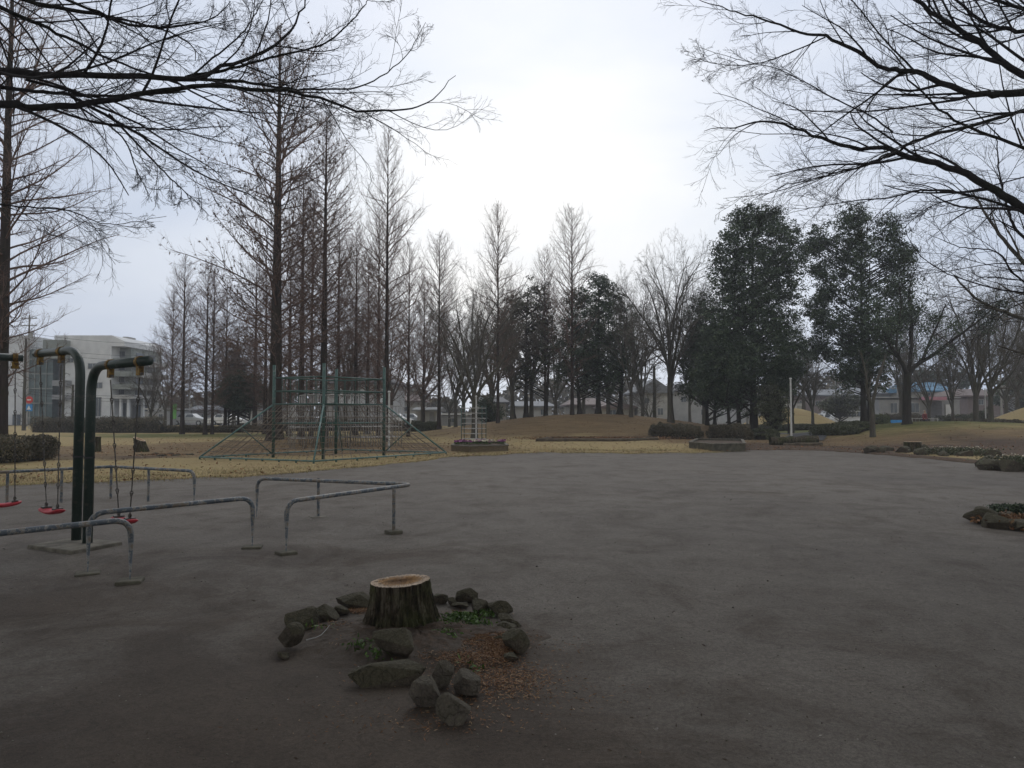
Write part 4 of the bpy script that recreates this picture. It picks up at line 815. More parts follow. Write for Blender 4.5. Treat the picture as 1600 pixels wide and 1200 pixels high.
# box truck-like container, cars
tb = thing('storage_container', 'white box container beside the pale lamp pole, behind the yellow mound', 'container', (X(1240, 78), 78, 0))
part(tb, 'body', MT['white'], [(1224, 1257, 630, 664, 78, 2.4)]); part(tb, 'frame', MT['grey_wall'], [(1223.3, 1224.8, 629.5, 664, 77.9, .2), (1256, 1257.6, 629.5, 664, 77.9, .2), (1223.3, 1257.6, 628.6, 630.4, 77.85, .2)]); part(tb, 'door', MT['white2'], [(1246, 1254, 634, 662, 77.92, .06)])
def car(label, px, d, paint='carw', van=False, rz=0.0, name='parked_car'):
    r = thing(name, label, 'car', T(px, d), rz, 'parked cars')
    if van: side = [(-1.95,.3),(-1.98,.8),(-1.9,1.05),(-1.6,1.8),(1.2,1.85),(1.6,1.15),(2.0,.95),(2.02,.3)]
    else: side = [(-2.15,.3),(-2.2,.7),(-2.05,.95),(-1.5,1.02),(-1.0,1.42),(.45,1.45),(1.05,1.0),(2.0,.82),(2.15,.55),(2.15,.3)]
    n = len(side); V = []
    for y, ins in ((-.85, 1), (.85, 1)):
        for x, z in side: V.append((x, y * (1 if z < 1.05 else .82), z))
    m = MB(); m.add(V, [[i, (i+1) % n, n + (i+1) % n, n + i] for i in range(n)]); m.f.append((np.array([list(range(n))[::-1]]), 0)); m.f.append((np.array([list(range(n, 2*n))]), 0))
    bevel(m.build('body', MT[paint], r), .05, 2)
    m = MB()
    if van: bw = [(-1.7,1.1,-.5,1.7),(-.4,1.1,.5,1.7),(.6,1.12,1.25,1.68)]
    else: bw = [(-1.2,1.03,-.35,1.36),(-.25,1.03,.7,1.36)]
    for a, z0, c, z1 in bw:
        for s in (-1, 1): m.add([(a, s*.87, z0), (c, s*.87, z0), (c - .1, s*.73, z1), (a + .12, s*.73, z1)], [[0,1,2,3]])
    m.build('window', MT['glass'], r)
    for x in (-1.35, 1.35):
        for s in (-1, 1):
            m = MB(); m.tubes(np.array([(x, s*.72, .32), (x, s*.9, .32)]), np.array([.32, .32]), 14, 0, True); w = m.build('wheel', MT['tyre'], r)
            m = MB(); m.tubes(np.array([(x, s*.89, .32), (x, s*.915, .32)]), np.array([.18, .18]), 10, 0, True); m.build('rim', MT['cars'], w)
    for s in (-1, 1):
        m = MB(); m.box((2.12 if not van else 2.0, s*.6, .68), (.1, .3, .14)); m.build('headlight', MT['signwhite'], r)
    return r
car('white car parked left of the climbing frame, behind the low evergreen', 356, 86); car('silver car next to the white one, further left', 298, 87, 'cars')
car('white car parked beside the container, roof just above the yellow mound', 1262, 84, rz=.1); car('second white car, right of the first behind the yellow mound', 1287, 85, 'carw')
car('white van parked in front of the pinkish building', 1326, 83, 'carw', True); car('silver car right of the white van', 1345, 86, 'cars')
car('pale car behind the small shed left of the trellis', 640, 84, 'cars'); car('white car behind the climbing frame lattice', 618, 82, 'carw'); car('dark-windowed van left of the white van', 1308, 88, 'cars', True)

# poles, wires, signs
def upole(label, px, d, ytop, arms=2):
    b = T(px, d); h = Z(ytop, d) - b[2]; r = thing('utility_pole', label, 'pole', b, group='utility poles')
    m = MB(); m.tubes(np.array([(0,0,-.2),(0,0,h)]), np.array([.12,.08]), 8, 0, True); m.build('pole', MT['pole'], r)
    for k in range(arms):
        m = MB(); m.box((0, -.12, h - .4 - k * .8), (1.8, .09, .09)); c = m.build('crossarm', MT['pole'], r)
        m = MB()
        for x in (-.8, -.4, .4, .8): m.tubes(np.array([(x, -.12, h - .36 - k*.8), (x, -.12, h - .18 - k*.8)]), np.array([.05, .03]), 6)
        m.build('insulators', MT['white2'], c)
    m = MB(); m.tubes(np.array([(.28, -.1, h - 2.6), (.28, -.1, h - 1.9)]), np.array([.2, .2]), 8, 0, True); m.build('transformer', MT['pole'], r)
    return r
for a in [('utility pole in front of the apartment block near the left edge', 42, 78, 492), ('utility pole above the container', 1271, 96, 570), ('utility pole right of the dark-trunked tree', 1403, 90, 592), ('utility pole left of the evergreen at the far right', 1565, 78, 575), ('utility pole at the far right edge', 1592, 84, 582), ('utility pole behind the far redwoods', 296, 96, 560), ('utility pole rising above the pinkish building', 1306, 100, 590), ('utility pole behind the mound', 1000, 100, 618)]: upole(*a)
def wire(label, a, b, sag=.6, n=16):
    A, B = P(*a), P(*b); t = np.linspace(0, 1, n)[:, None]; q = A + (B - A) * t; q[:, 2] -= sag * 4 * (t * (1 - t))[:, 0]
    m = MB(); m.tubes(q - A, np.full(n, .018), 4); o = m.build('power_line', MT['black'], smooth=True); o.location = A; tag(o, label, 'cable', 'power lines')
for i, (y0, y1) in enumerate([(541, 549), (548, 556), (607, 611), (611, 615), (615, 620), (520, 530)]):
    wire(['highest cable crossing the apartment block', 'second cable down across the upper floors of the apartment block', 'first of the three close cables across the lower floors of the apartment block', 'middle of the three close cables across the lower floors', 'lowest of the three close cables across the lower floors', 'thin cable at roof height of the apartment block'][i], (42, y0, 78), (296, y1 + 4, 96))
for i, (y0, y1) in enumerate([(574, 604), (580, 609), (596, 618)]):
    wire(['top cable spanning the sky gap behind the mound', 'middle cable spanning the gap behind the mound', 'low cable spanning the gap behind the mound'][i], (296, y0, 96), (1000, y1, 96), 1.0)
for i, y in enumerate([578, 584, 594]):
    wire(['top cable between the poles on the right', 'middle cable between the poles on the right', 'low cable between the poles on the right'][i], (1000, y + 26, 96), (1271, y, 96), .8)
    wire(['top cable over the blue-roofed house', 'middle cable over the blue-roofed house', 'low cable over the blue-roofed house'][i], (1271, y, 96), (1565, y, 78), .8)
b = T(46, 66); r = thing('road_sign', 'red round and blue square road sign on a slim pole by the apartment block', 'sign', b)
m = MB(); m.tubes(np.array([(0,0,0),(0,0,3.0)]), np.array([.04,.04]), 8, 0, True); m.build('pole', MT['pole'], r)
m = MB(); m.tubes(np.array([(0,-.06,2.75),(0,-.09,2.75)]), np.array([.34,.34]), 20, 0, True); c = m.build('round_plate', MT['signred'], r)
m = MB(); m.box((0,-.1,2.75), (.36,.02,.1)); m.build('white_bar', MT['signwhite'], c)
m = MB(); m.box((0,-.08,2.02), (.62,.03,.62)); c = m.build('square_plate', MT['signblue'], r)
m = MB(); m.add([(-.2,-.1,1.84),(.2,-.1,1.84),(0,-.1,2.24),(-.2,-.105,1.84),(.2,-.105,1.84),(0,-.105,2.24)], [[3,4,5],[2,1,0]]); m.build('white_triangle', MT['signwhite'], c)
b = T(1487, 50); r = thing('notice_board', 'small white notice board on two legs on the right-hand mound', 'sign', b)
m = MB(); m.box((0,0,.5), (.9,.04,.34)); m.build('board', MT['signwhite'], r)
for s in (-.35, .35): m = MB(); m.box((s,.04,.28), (.05,.04,.6)); m.build('leg', MT['pole'], r)
b = T(268, 70); r = thing('banner', 'narrow green banner on a pole behind the far redwoods', 'banner', b)
m = MB(); m.tubes(np.array([(0,0,0),(0,0,2.6)]), np.array([.03,.03]), 6, 0, True); m.build('pole', MT['pole'], r)
m = MB(); m.box((.25,0,1.7), (.45,.02,1.5)); m.build('cloth', MT['green_sign'], r)
def lamp(label, px, d, ytop, name='lamp_pole', mat='whitepole', rad=.045):
    b = T(px, d); h = Z(ytop, d) - b[2]; r = thing(name, label, 'pole', b, group='slim pale poles')
    m = MB(); m.tubes(np.array([(0,0,-.1),(0,0,h)]), np.array([rad, rad * .8]), 10, 0, True); m.build('pole', MT[mat], r)
    m = MB(); m.tubes(np.array([(0,0,h),(0,0,h+.06)]), np.array([rad*1.5, rad]), 10, 0, True); m.build('cap', MT[mat], r)
    m = MB(); m.tubes(np.array([(0,0,0),(0,0,.08)]), np.array([rad*2, rad*2]), 10, 0, True); m.build('foot', MT['conc'], r)
    return r
lamp('slim pale pole beside the felled log, right of centre', 1236, 36, 592, rad=.05)
lamp('pale pole at the right rear of the climbing frame', 608, 27.5, 613, rad=.045)
lamp('slim white pole behind the flower box trellis', 744, 31, 620, rad=.035)
lamp('thin white pole in front of the brown house at right', 1540, 60, 608, rad=.05)
lamp('short white post on the right behind the evergreen trunk', 1168, 46, 640, rad=.10)
# fences
def fence(label, pts, h, bars, mat='galv', name='fence'):
    pts = [np.array([*p[:2], float(terr(*p[:2]))]) for p in pts]; b = pts[0]; r = thing(name, label, 'fence', b, group='metal fences')
    m = MB(); mp = MB()
    for a, c in zip(pts[:-1], pts[1:]):
        a = a - b; c = c - b; n = max(2, int(np.linalg.norm(c - a) / .3))
        for z in (.1, h): m.tubes(np.array([a + (0,0,z), c + (0,0,z)]), np.array([.02,.02]), 5)
        q = np.array([[a + (c-a)*k/n + (0,0,.1), a + (c-a)*k/n + (0,0,h)] for k in range(n+1)]); m.tubes(q, np.full((n+1, 2), .01), 4)
        q2 = np.array([[a + (c-a)*k/n + (0,0,0), a + (c-a)*k/n + (0,0,h+.05)] for k in range(0, n+1, 7)]); mp.tubes(q2, np.full((len(q2), 2), .03), 6)
    m.build('railing', MT[mat], r); mp.build('posts', MT[mat], r)
fence('low bar fence behind the hedges left of the climbing frame', [T(250,60), T(400,60), T(480,61)], .9, 1, 'pole')
fence('pale bar fence by the standing person', [T(1425,64), T(1465,64)], 1.0, 1, 'whitepole')
fence('dark bar fence behind the right-hand hedge', [T(1540,70), T(1600,70), T(1680,70)], 1.3, 1, 'pole')
fence('low metal fence beyond the mound, left of the trunks', [T(690,68), T(800,68)], 1.0, 1, 'pole')
# blue-covered bench
b = T(1402, 60); r = thing('bench', 'bench covered with a bright blue sheet beside the dark-trunked tree', 'bench', b)
m = MB(); m.box((0,0,.45), (1.4,.5,.09)); bevel(m.build('seat', MT['blue'], r), .02)
m = MB(); m.box((0,.24,.68), (1.4,.08,.30), 0, 0); bevel(m.build('backrest', MT['blue'], r), .02)
for sx in (-.55,.55): m = MB(); m.box((sx,0,.2), (.1,.4,.4)); m.build('leg', MT['conc'], r)
# person
def person(label, px, d):
    b = T(px, d); r = thing('person', label, 'person', b, .4)
    J = {'p':(0,0,.92),'s':(0,0,1.15),'c':(0,0,1.35),'n':(0,0,1.47),'h':(0,.01,1.56),'t':(0,.01,1.70),'ls':(-.17,0,1.38),'le':(-.23,.03,1.12),'lw':(-.21,-.08,.88),'rs':(.17,0,1.38),'re':(.23,.03,1.12),'rw':(.2,-.1,.9),
         'lh':(-.09,0,.86),'lk':(-.1,-.03,.48),'la':(-.1,.03,.07),'lt':(-.11,-.15,.03),'rh':(.09,0,.86),'rk':(.11,.02,.48),'ra':(.12,.08,.07),'rt':(.13,-.1,.03)}
    RR = {'p':.14,'s':.125,'c':.14,'n':.055,'h':.085,'t':.07,'ls':.065,'le':.05,'lw':.035,'rs':.065,'re':.05,'rw':.035,'lh':.09,'lk':.06,'la':.042,'lt':.035,'rh':.09,'rk':.06,'ra':.042,'rt':.035}
    def sk(name, keys, edges, mat, k=1.0, rt=None):
        me = bpy.data.meshes.new(name); idx = {q: i for i, q in enumerate(keys)}; me.from_pydata([J[q] for q in keys], [(idx[a], idx[c]) for a, c in edges], [])
        o = bpy.data.objects.new(name, me); COL.objects.link(o); o.parent = r; me.materials.append(MT[mat]); md = o.modifiers.new('skin', 'SKIN')
        for i, q in enumerate(keys): me.skin_vertices[0].data[i].radius = (RR[q]*k, RR[q]*k); me.skin_vertices[0].data[i].use_root = (q == rt)
        su = o.modifiers.new('sub', 'SUBSURF'); su.levels = 1; su.render_levels = 1
    allk = list(J); ed = [('p','s'),('s','c'),('c','n'),('n','h'),('h','t'),('c','ls'),('ls','le'),('le','lw'),('c','rs'),('rs','re'),('re','rw'),('p','lh'),('lh','lk'),('lk','la'),('la','lt'),('p','rh'),('rh','rk'),('rk','ra'),('ra','rt')]
    sk('body', allk, ed, 'skin', .9, 'p')
    sk('jacket', ['p','s','c','ls','le','lw','rs','re','rw'], [e for e in ed if all(q in ('p','s','c','ls','le','lw','rs','re','rw') for q in e)], 'jacket', 1.2, 'p')
    sk('trousers', ['p','lh','lk','la','rh','rk','ra'], [('p','lh'),('lh','lk'),('lk','la'),('p','rh'),('rh','rk'),('rk','ra')], 'trouser', 1.1, 'p')
    J['t2'] = (0,.03,1.69); RR['t2'] = .09; J['h2'] = (0,.05,1.6); RR['h2'] = .08
    sk('hat', ['h2','t2'], [('h2','t2')], 'signwhite', 1.0, 't2')
person('person in a dark red jacket and pale hat standing by the far fence', 1445, 60)

# ---------------------------------------------------------------- climbing frame
A3, B3, C3 = G(312,720), G(490,727), G(697,712); D3 = A3 + C3 - B3; cen = (A3 + C3) / 2
outer = [A3, B3, C3, D3]; inner = [cen + .45 * (q - cen) for q in outer]
gym = thing('climbing_frame', 'green climbing frame with sloping rope nets and three tall posts', 'climbing frame', cen); up = lambda p, z: np.array([p[0], p[1], z]) - np.array([cen[0], cen[1], 0])
for i in range(4):
    m = MB(); pipe(m, [up(inner[i], 0), up(inner[i], 3.15)], .053); m.build('post', MT['gym_green'], gym, True)
    m = MB(); pipe(m, [up(outer[i], .12), up(inner[i], 1.84)], .028); m.build('corner_pipe', MT['gym_pale'], gym, True)
    j = (i + 1) % 4
    m = MB(); pipe(m, [up(outer[i], .12), up(outer[j], .12)], .026); rl = m.build('base_rail', MT['gym_pale'], gym, True)
    m = MB()
    for k in range(7):
        q = outer[i] + (outer[j] - outer[i]) * k / 7; m.tubes(np.array([up(q, -.02), up(q, .12)]), np.array([.035, .03]), 8)
    m.build('feet', MT['gym_green'], rl)
    for z in (2.72, 2.27, 1.84, 1.2):
        m = MB(); pipe(m, [up(inner[i], z), up(inner[j], z)], .023, k=8); m.build('rail', MT['gym_green'], gym, True)
    m = MB(); n = 6
    for k in range(1, n): q = inner[i] + (inner[j] - inner[i]) * k / n; m.tubes(np.array([up(q, 1.84), up(q, 2.72)]), np.array([.011, .011]), 6)
    m.build('upright_bars', MT['gym_green'], gym, True)
    # struts: foot of post to middle of corner pipe
    m = MB(); mid = (outer[i] * .45 + inner[i] * .55); pipe(m, [up(inner[i], .15), up(mid, .12 + 1.72 * .55)], .02, k=8); m.build('strut', MT['gym_green'], gym, True)
    # net
    m = MB(); nu, nv = 16, 9
    for u in range(1, nu):
        t = u / nu; a = up(outer[i] + (outer[j]-outer[i])*t, .13); c = up(inner[i] + (inner[j]-inner[i])*t, 1.82); s = np.linspace(0, 1, 8)[:, None]; q = a + (c - a) * s; q[:, 2] -= .10 * 4 * (s*(1-s))[:, 0]; m.tubes(q, np.full(8, .0082), 4)
    for v in range(1, nv):
        t = v / nv; a = up(outer[i] + (inner[i]-outer[i])*t, .13 + 1.69*t); c = up(outer[j] + (inner[j]-outer[j])*t, .13 + 1.69*t); s = np.linspace(0, 1, 8)[:, None]; q = a + (c - a) * s; q[:, 2] -= .10 * 4 * t * (1-t) * np.clip(4*(s*(1-s))[:, 0] + .5, 0, 1); m.tubes(q, np.full(8, .0082), 4)
    m.build('rope_net', MT['rope'], gym, True)
# grey lattice cube climber behind it
jg = thing('jungle_gym', 'grey lattice jungle gym seen through the green climbing frame', 'jungle gym', T(540, 31.5), .45)
def lattice(nx, ny, nz, s, off):
    for iy in range(ny + 1):
        m = MB()
        for ix in range(nx + 1): pipe(m, [(off[0]+ix*s, off[1]+iy*s, 0), (off[0]+ix*s, off[1]+iy*s, nz*s)], .019, k=6)
        m.build('uprights', MT['galv'], jg, True)
    for iz in range(1, nz + 1):
        m = MB()
        for ix in range(nx + 1): pipe(m, [(off[0]+ix*s, off[1], iz*s), (off[0]+ix*s, off[1]+ny*s, iz*s)], .016, k=6)
        for iy in range(ny + 1): pipe(m, [(off[0], off[1]+iy*s, iz*s), (off[0]+nx*s, off[1]+iy*s, iz*s)], .016, k=6)
        m.build('crossbars', MT['galv'], jg, True)
lattice(10, 4, 4, .46, (-2.3, -.9)); lattice(5, 4, 5, .46, (-1.84, -.9))

# ---------------------------------------------------------------- swings
def slab(name, label, c, sx, sy, h, rz, mat='conc', group=None):
    m = MB(); m.box((0,0,h/2 - .03), (sx, sy, h + .06), 0, 0, .97); o = bevel(m.build(name, MT[mat]), .012, 2); o.location = (c[0], c[1], 0); o.rotation_euler = (0,0,rz); tag(o, label, 'slab', group); return o
PL, PR = np.array([X(124, 8.5), 8.5, 0]), np.array([X(141.5, 8.3), 8.3, 0])
LE, RE = np.array([X(54, 9.15), 9.15, 0]), np.array([X(231, 7.35), 7.35, 0])
def frame(label, post, end, z, clamps, dz=0.0):
    r = thing('swing_support', label, 'swing support', post, group='cantilever swing frames'); e = end - post
    m = MB(); q = [(0,0,-.1), (0,0,z), (e[0], e[1], z + dz)]; qq = fillet(q, .34, 10); m.tubes(qq, np.interp(np.arange(len(qq)), [0, len(qq)-1], [.054, .050]), 18, 0, True); m.build('bent_post', MT['green_pipe'], r, True)
    m = MB(); m.tubes(np.array([(0,0,1.02),(0,0,1.04)]), np.array([.058,.058]), 18); m.build('joint_ring', MT['black'], r, True)
    pts = []
    for t in clamps:
        c = e * t; dr = e / np.linalg.norm(e); c = np.array([c[0], c[1], z + dz * t])
        m = MB(); m.tubes(np.array([c - dr*.028, c + dr*.028]), np.array([.060,.060]), 16, 0, True); m.box(c - (0,0,.10), (.075,.05,.09), math.atan2(dr[1], dr[0])); cl = m.build('clamp', MT['yellow'], r)
        m = MB(); m.tubes(np.array([c - dr*.05 - (0,0,.13), c + dr*.05 - (0,0,.13)]), np.array([.018,.018]), 8, 0, True); m.build('bolt', MT['chain'], cl)
        pts.append(post + c - (0,0,.15))
    return pts
hl = frame('dark green bent swing post whose arm points left', PL, LE, 2.31, (.42, .90))
hr = frame('dark green bent swing post whose arm points right', PR, RE, 2.09, (.36, .86))
FP = np.array([X(-95, 8.8), 8.8, 0]); FE = np.array([X(34, 9.3), 9.3, 0])
hf = frame('swing arm reaching in from beyond the left edge', FP, FE, 2.27, (.5, .9))
def swing(label, hp, seat_c, sw=.42, group='red-seated swings'):
    c = np.array(seat_c); r = thing('swing', label, 'swing', c, group=group); a, b = hp; dr = (b - a); dr[2] = 0; dr /= np.linalg.norm(dr)
    for k, h in enumerate((a, b)):
        s = -1 if k == 0 else 1; lo = c + dr * s * sw * .33 + np.array([0,0,.05]); top = h - c; bot = lo - c; L = np.linalg.norm(top - bot); n = max(5, int(L / .25)); m = MB()
        for i in range(n):
            p0 = top + (bot - top) * i / n; p1 = top + (bot - top) * (i + 1) / n; ax = unit((p1 - p0)[None])[0]
            m.tubes(np.array([p0 + ax*.02, p1 - ax*.02]), np.array([.0065,.0065]), 6)
            for q in range(2):
                th = np.linspace(0, 2*PI, 11); uu = np.array([1,0,0]) if q == 0 else np.array([0,1,0]); cc = p1 + ax * (.012 if q else -.012)
                m.tubes(np.array([cc + uu*math.cos(x)*.017 + ax*math.sin(x)*.022 for x in th]), np.full(11, .005), 5)
        m.build('chain', MT['chain'], r, True)
        m = MB(); m.box(bot + (0,0,-.03), (.07,.10,.03), math.atan2(dr[1], dr[0])); m.tubes(np.array([bot - (0,0,.03), bot + (0,0,.03)]), np.array([.018,.012]), 8); m.build('seat_bracket', MT['chain'], r)
    # seat: sagging padded plank
    nx, ny = 13, 7; u = np.linspace(-.5, .5, nx); v = np.linspace(-.5, .5, ny); U, V = np.meshgrid(u, v, indexing='ij'); rz = math.atan2(dr[1], dr[0])
    def surf(sgn): 
        e = (1 - (2*np.abs(U))**6) ** .25 * 1; w = .17 * np.clip(1 - (2*np.abs(U))**8 * .5, .3, 1); z = -.018*np.cos(U*PI)*1.2 + .012*(2*np.abs(U))**3 + sgn * .027 * (1 - .75*(2*np.abs(V))**4) * (1 - .6*(2*np.abs(U))**8)
        x = U * sw; y = V * w; return np.stack([x*math.cos(rz) - y*math.sin(rz), x*math.sin(rz) + y*math.cos(rz), z], -1).reshape(-1, 3)
    m = MB(); i = np.arange(nx-1)[:, None]*ny; j = np.arange(ny-1)[None]; f = np.stack([i+j, i+ny+j, i+ny+j+1, i+j+1], -1).reshape(-1, 4)
    top, bt = surf(1), surf(-1); n = nx*ny; ring = [k*ny for k in range(nx)] + [(nx-1)*ny + k for k in range(1, ny)] + [k*ny + ny-1 for k in range(nx-2, -1, -1)] + [k for k in range(ny-2, 0, -1)]
    m.add(np.concatenate([top, bt]), np.concatenate([f, f[:, ::-1] + n])); m.f.append((np.array([[a_, a_ + n, b_ + n, b_] for a_, b_ in zip(ring, ring[1:] + ring[:1])]), 0)); m.build('seat', MT['red'], r, True)
swing('red-seated swing hanging left of the posts', hl[::-1], G(81, 797, .36), .44)
swing('red-seated swing hanging right of the posts, half behind the near rails', hr, G(194, 812, .36), .44)
swing('red-seated swing cut off by the left edge', hf, G(2, 787, .36), .44)
slab('post_footing', 'wide concrete footing under the two green swing posts', (PL + PR) / 2 + (0, -.12, 0), .82, .62, .045, -.45, group=None)

# guard rails
feet = []
def rail(label, pts, posts, z=.575, footing=True, rad=.16, r=.026):
    o = np.array(pts[0]); o = np.array([o[0], o[1], 0]); root = thing('guard_rail', label, 'railing', o, group='worn blue guard rails round the swings')
    m = MB(); pipe(m, [np.array(p) - o for p in pts], r, rad, 14); m.build('bent_tube', MT['blue_pipe'], root, True)
    for p in posts:
        p = np.array(p) - o; m = MB(); m.tubes(np.array([(p[0], p[1], -.05), (p[0], p[1], z)]), np.array([r*.85, r*.85]), 12); m.build('post', MT['blue_pipe'], root, True)
zr = .575
def lift(p, z=zr): return (p[0], p[1], z)
f1 = G(203, 910); g1 = G(0, 833, zr); g1b = f1 + (g1 - f1) * 2.6; g1b[2] = 0
rail('near-left guard rail cut by the left edge, ends in a bend to a mossy footing', [(f1[0], f1[1], -.05), lift(f1), lift(g1b), (g1b[0], g1b[1], -.05)], [])
f2a, f2b = G(137, 896), G(394, 856)
rail('middle guard rail bent down at both ends in front of the swings', [(f2a[0], f2a[1], -.05), lift(f2a), lift(f2b), (f2b[0], f2b[1], -.05)], [])
f3a, f3c, f3d = G(447, 866), G(497, 808), G(401, 808); cr = G(645, 757, zr); f3b = G(615, 833)
rail('folded guard rail with its sharp corner pointing right', [(f3a[0], f3a[1], -.05), lift(f3a), lift(cr), (lift(f3d)), (f3d[0], f3d[1], -.05)], [f3b, f3c])
f4a = G(303, 790); f4b = G(174, 729, zr); f4c = G(-60, 741, zr)
rail('rear guard rail behind the swings, bent back beyond the left edge', [(f4a[0], f4a[1], -.05), lift(f4a), lift(f4b), lift(f4c), (f4c[0], f4c[1], -.05)], [f4b, f4b + .47*(f4a-f4b)*np.array([1,1,0]) + np.array([0,0,0]), f4b + .36*(f4c-f4b), f4b + .72*(f4c-f4b)])
FG = 'small concrete footings of the guard rails'
slab('footing', 'mossy concrete footing of the near-left guard rail', f1, .22, .20, .03, .3, 'conc_moss', FG)
slab('footing', 'concrete footing at the left end of the middle guard rail', f2a, .22, .2, .015, .5, 'conc_moss', FG)
slab('footing', 'concrete footing at the right end of the middle guard rail', f2b, .22, .19, .025, .2, 'conc_moss', FG)
slab('footing', 'concrete footing at the near end of the folded guard rail', f3a, .20, .19, .035, .7, 'conc_moss', FG)
slab('footing', 'concrete footing under the corner post of the folded guard rail', f3b, .19, .18, .04, .6, 'conc_moss', FG)
slab('footing', 'concrete footing under the middle post of the folded guard rail', f3c, .24, .22, .015, .6, 'conc', FG)

# ---------------------------------------------------------------- stump, ring of stones
def stump(name, label, c, h, rt, rb, seed, lean=(0,0), tilt=(0,0), n=220, nz=22, group=None, flutes=9, inner=True):
    rng = np.random.RandomState(seed); root = thing(name, label, 'stump', c, group=group); th = np.linspace(0, 2*PI, n, endpoint=False)
    ph = rng.uniform(0, 2*PI, 12); am = rng.uniform(.3, 1, 12); V = np.zeros((nz, n, 3))
    for k in range(nz):
        t = k / (nz - 1); r = rt + (rb - rt) * (1 - t) ** 2.2
        f = sum(am[i] * np.cos((i + 2) * th + ph[i] + .25 * t * i) / (i + 2) for i in range(4)) * .09
        f = f - .055 * (np.abs(np.sin(th * flutes / 2 + ph[5] + .5*np.sin(th*2+ph[6]) + t*.3)) < .28) * (.5 + .5 * np.cos(th + ph[7])) - .034 * np.abs(np.sin(th * 15 + ph[8] + 2*np.sin(3*t+th))) + .012 * rng.normal(size=n) * (0 < k < nz)
        rr = r * (1 + f * (1 + .9 * (1 - t)))
        V[k, :, 0] = np.cos(th) * rr + lean[0] * t; V[k, :, 1] = np.sin(th) * rr + lean[1] * t
        V[k, :, 2] = -.06 + (h + .06) * t + (tilt[0] * np.cos(th) * rr + tilt[1] * np.sin(th) * rr) * t ** 3
    i = np.arange(nz-1)[:, None]*n; j = np.arange(n)[None]; f = np.stack([i+j, i+(j+1)%n, i+n+(j+1)%n, i+n+j], -1).reshape(-1, 4)
    m = MB(); m.add(V.reshape(-1, 3), f); m.build('bark', MT['stump_bark'], root, True)
    top = V[-1]; ct = top.mean(0); nr = 14; W = []; rad = []
    for k in range(nr + 1):
        s = 1 - k / nr; q = ct + (top - ct) * s; q[:, 2] += .004 * rng.normal(size=n) * (k > 0); W.append(q); rad += [s] * n
    W = np.array(W); i = np.arange(nr)[:, None]*n; f = np.stack([i+j, i+(j+1)%n, i+n+(j+1)%n, i+n+j], -1).reshape(-1, 4)
    m = MB(); m.add(W.reshape(-1, 3), f); o = m.build('cut_face', MT['cut'], root, True); a = o.data.attributes.new('rad', 'FLOAT', 'POINT'); a.data.foreach_set('value', np.array(rad, np.float32))
    return root
sc0 = G(632, 985)
stump('tree_stump', 'large furrowed tree stump with a pale sawn top in the foreground stone ring', (sc0[0], sc0[1], .0), .35, .205, .325, 4, (-.03, 0), (.06, 0))
# soil heap inside the ring
n = 120; th = np.linspace(0, 2*PI, n, endpoint=False); m = MB(); rc = G(640, 1000); rows = []; sat = []
rg = np.random.RandomState(5); lob = 1 + .03*np.sin(3*th) + .04*np.sin(5*th+1) + .03*np.sin(11*th) + .02*np.sin(23*th)
for k in range(26):
    s = k / 25; rx = .98 * s * lob; ry = .70 * s * lob; q = np.stack([rc[0] + .04 + np.cos(th)*rx, rc[1] + .02 + np.sin(th)*ry, .085*np.cos(s*PI/2)**1.3 - .018*s**3 + .005*rg.normal(size=n)*(s<.8)], 1); rows.append(q); sat += [s]*n
i = np.arange(25)[:, None]*n; j = np.arange(n)[None]; m.add(np.array(rows).reshape(-1, 3), np.stack([i+j, i+n+j, i+n+(j+1)%n, i+(j+1)%n], -1).reshape(-1, 4)); o = tag(m.build('soil_bed', MT['soil_bed'], smooth=True), kind='structure')
a = o.data.attributes.new('rad', 'FLOAT', 'POINT'); a.data.foreach_set('value', np.array(sat, np.float32))
a = o.data.color_attributes.new('zone', 'FLOAT_COLOR', 'POINT'); a.data.foreach_set('color', np.tile([.55, 0, 0, 1], len(sat)).astype(np.float32))  # ring bed gets the same painted darkening as the ground around it
ICO = None
def rock(label, c, size, seed, rz=0, mat='rock', name='stone', group=None, sub=4, cuts=12, cat='stone', sink=.25):
    global ICO
    if ICO is None:
        bm = bmesh.new(); bmesh.ops.create_icosphere(bm, subdivisions=5, radius=1); ICO = (np.array([v.co[:] for v in bm.verts]), np.array([[v.index for v in f.verts] for f in bm.faces])); bm.free()
    V = ICO[0].copy(); rng = np.random.RandomState(seed)
    for k in range(3):
        w = rng.normal(size=(3,)) * (1.3 + k * 1.4); V = V * (1 + (.13 / (k + 1)) * np.sin(V @ w + rng.uniform(0, 6)))[:, None]
    for k in range(cuts):
        nn = unit(rng.normal(size=3)); lim = rng.uniform(.42, .80); d_ = V @ nn; V = np.where((d_ > lim)[:, None], V - nn * ((d_ - lim) * .93)[:, None], V)
    V = V + unit(V) * (.012 * np.sin(V[:, :1]*17+seed) * np.sin(V[:, 1:2]*15) * np.sin(V[:, 2:]*19))
    V = V / np.abs(V).max(0) * np.array(size) / 2
    cz, sz = math.cos(rz), math.sin(rz); V = np.stack([V[:,0]*cz - V[:,1]*sz, V[:,0]*sz + V[:,1]*cz, V[:,2] + size[2] * (.5 - sink)], 1)
    m = MB(); m.add(V, ICO[1]); o = m.build(name, MT[mat], smooth=True); o.location = tuple(c); tag(o, label, cat, group); return o
SG = 'stones ringing the foreground stump'
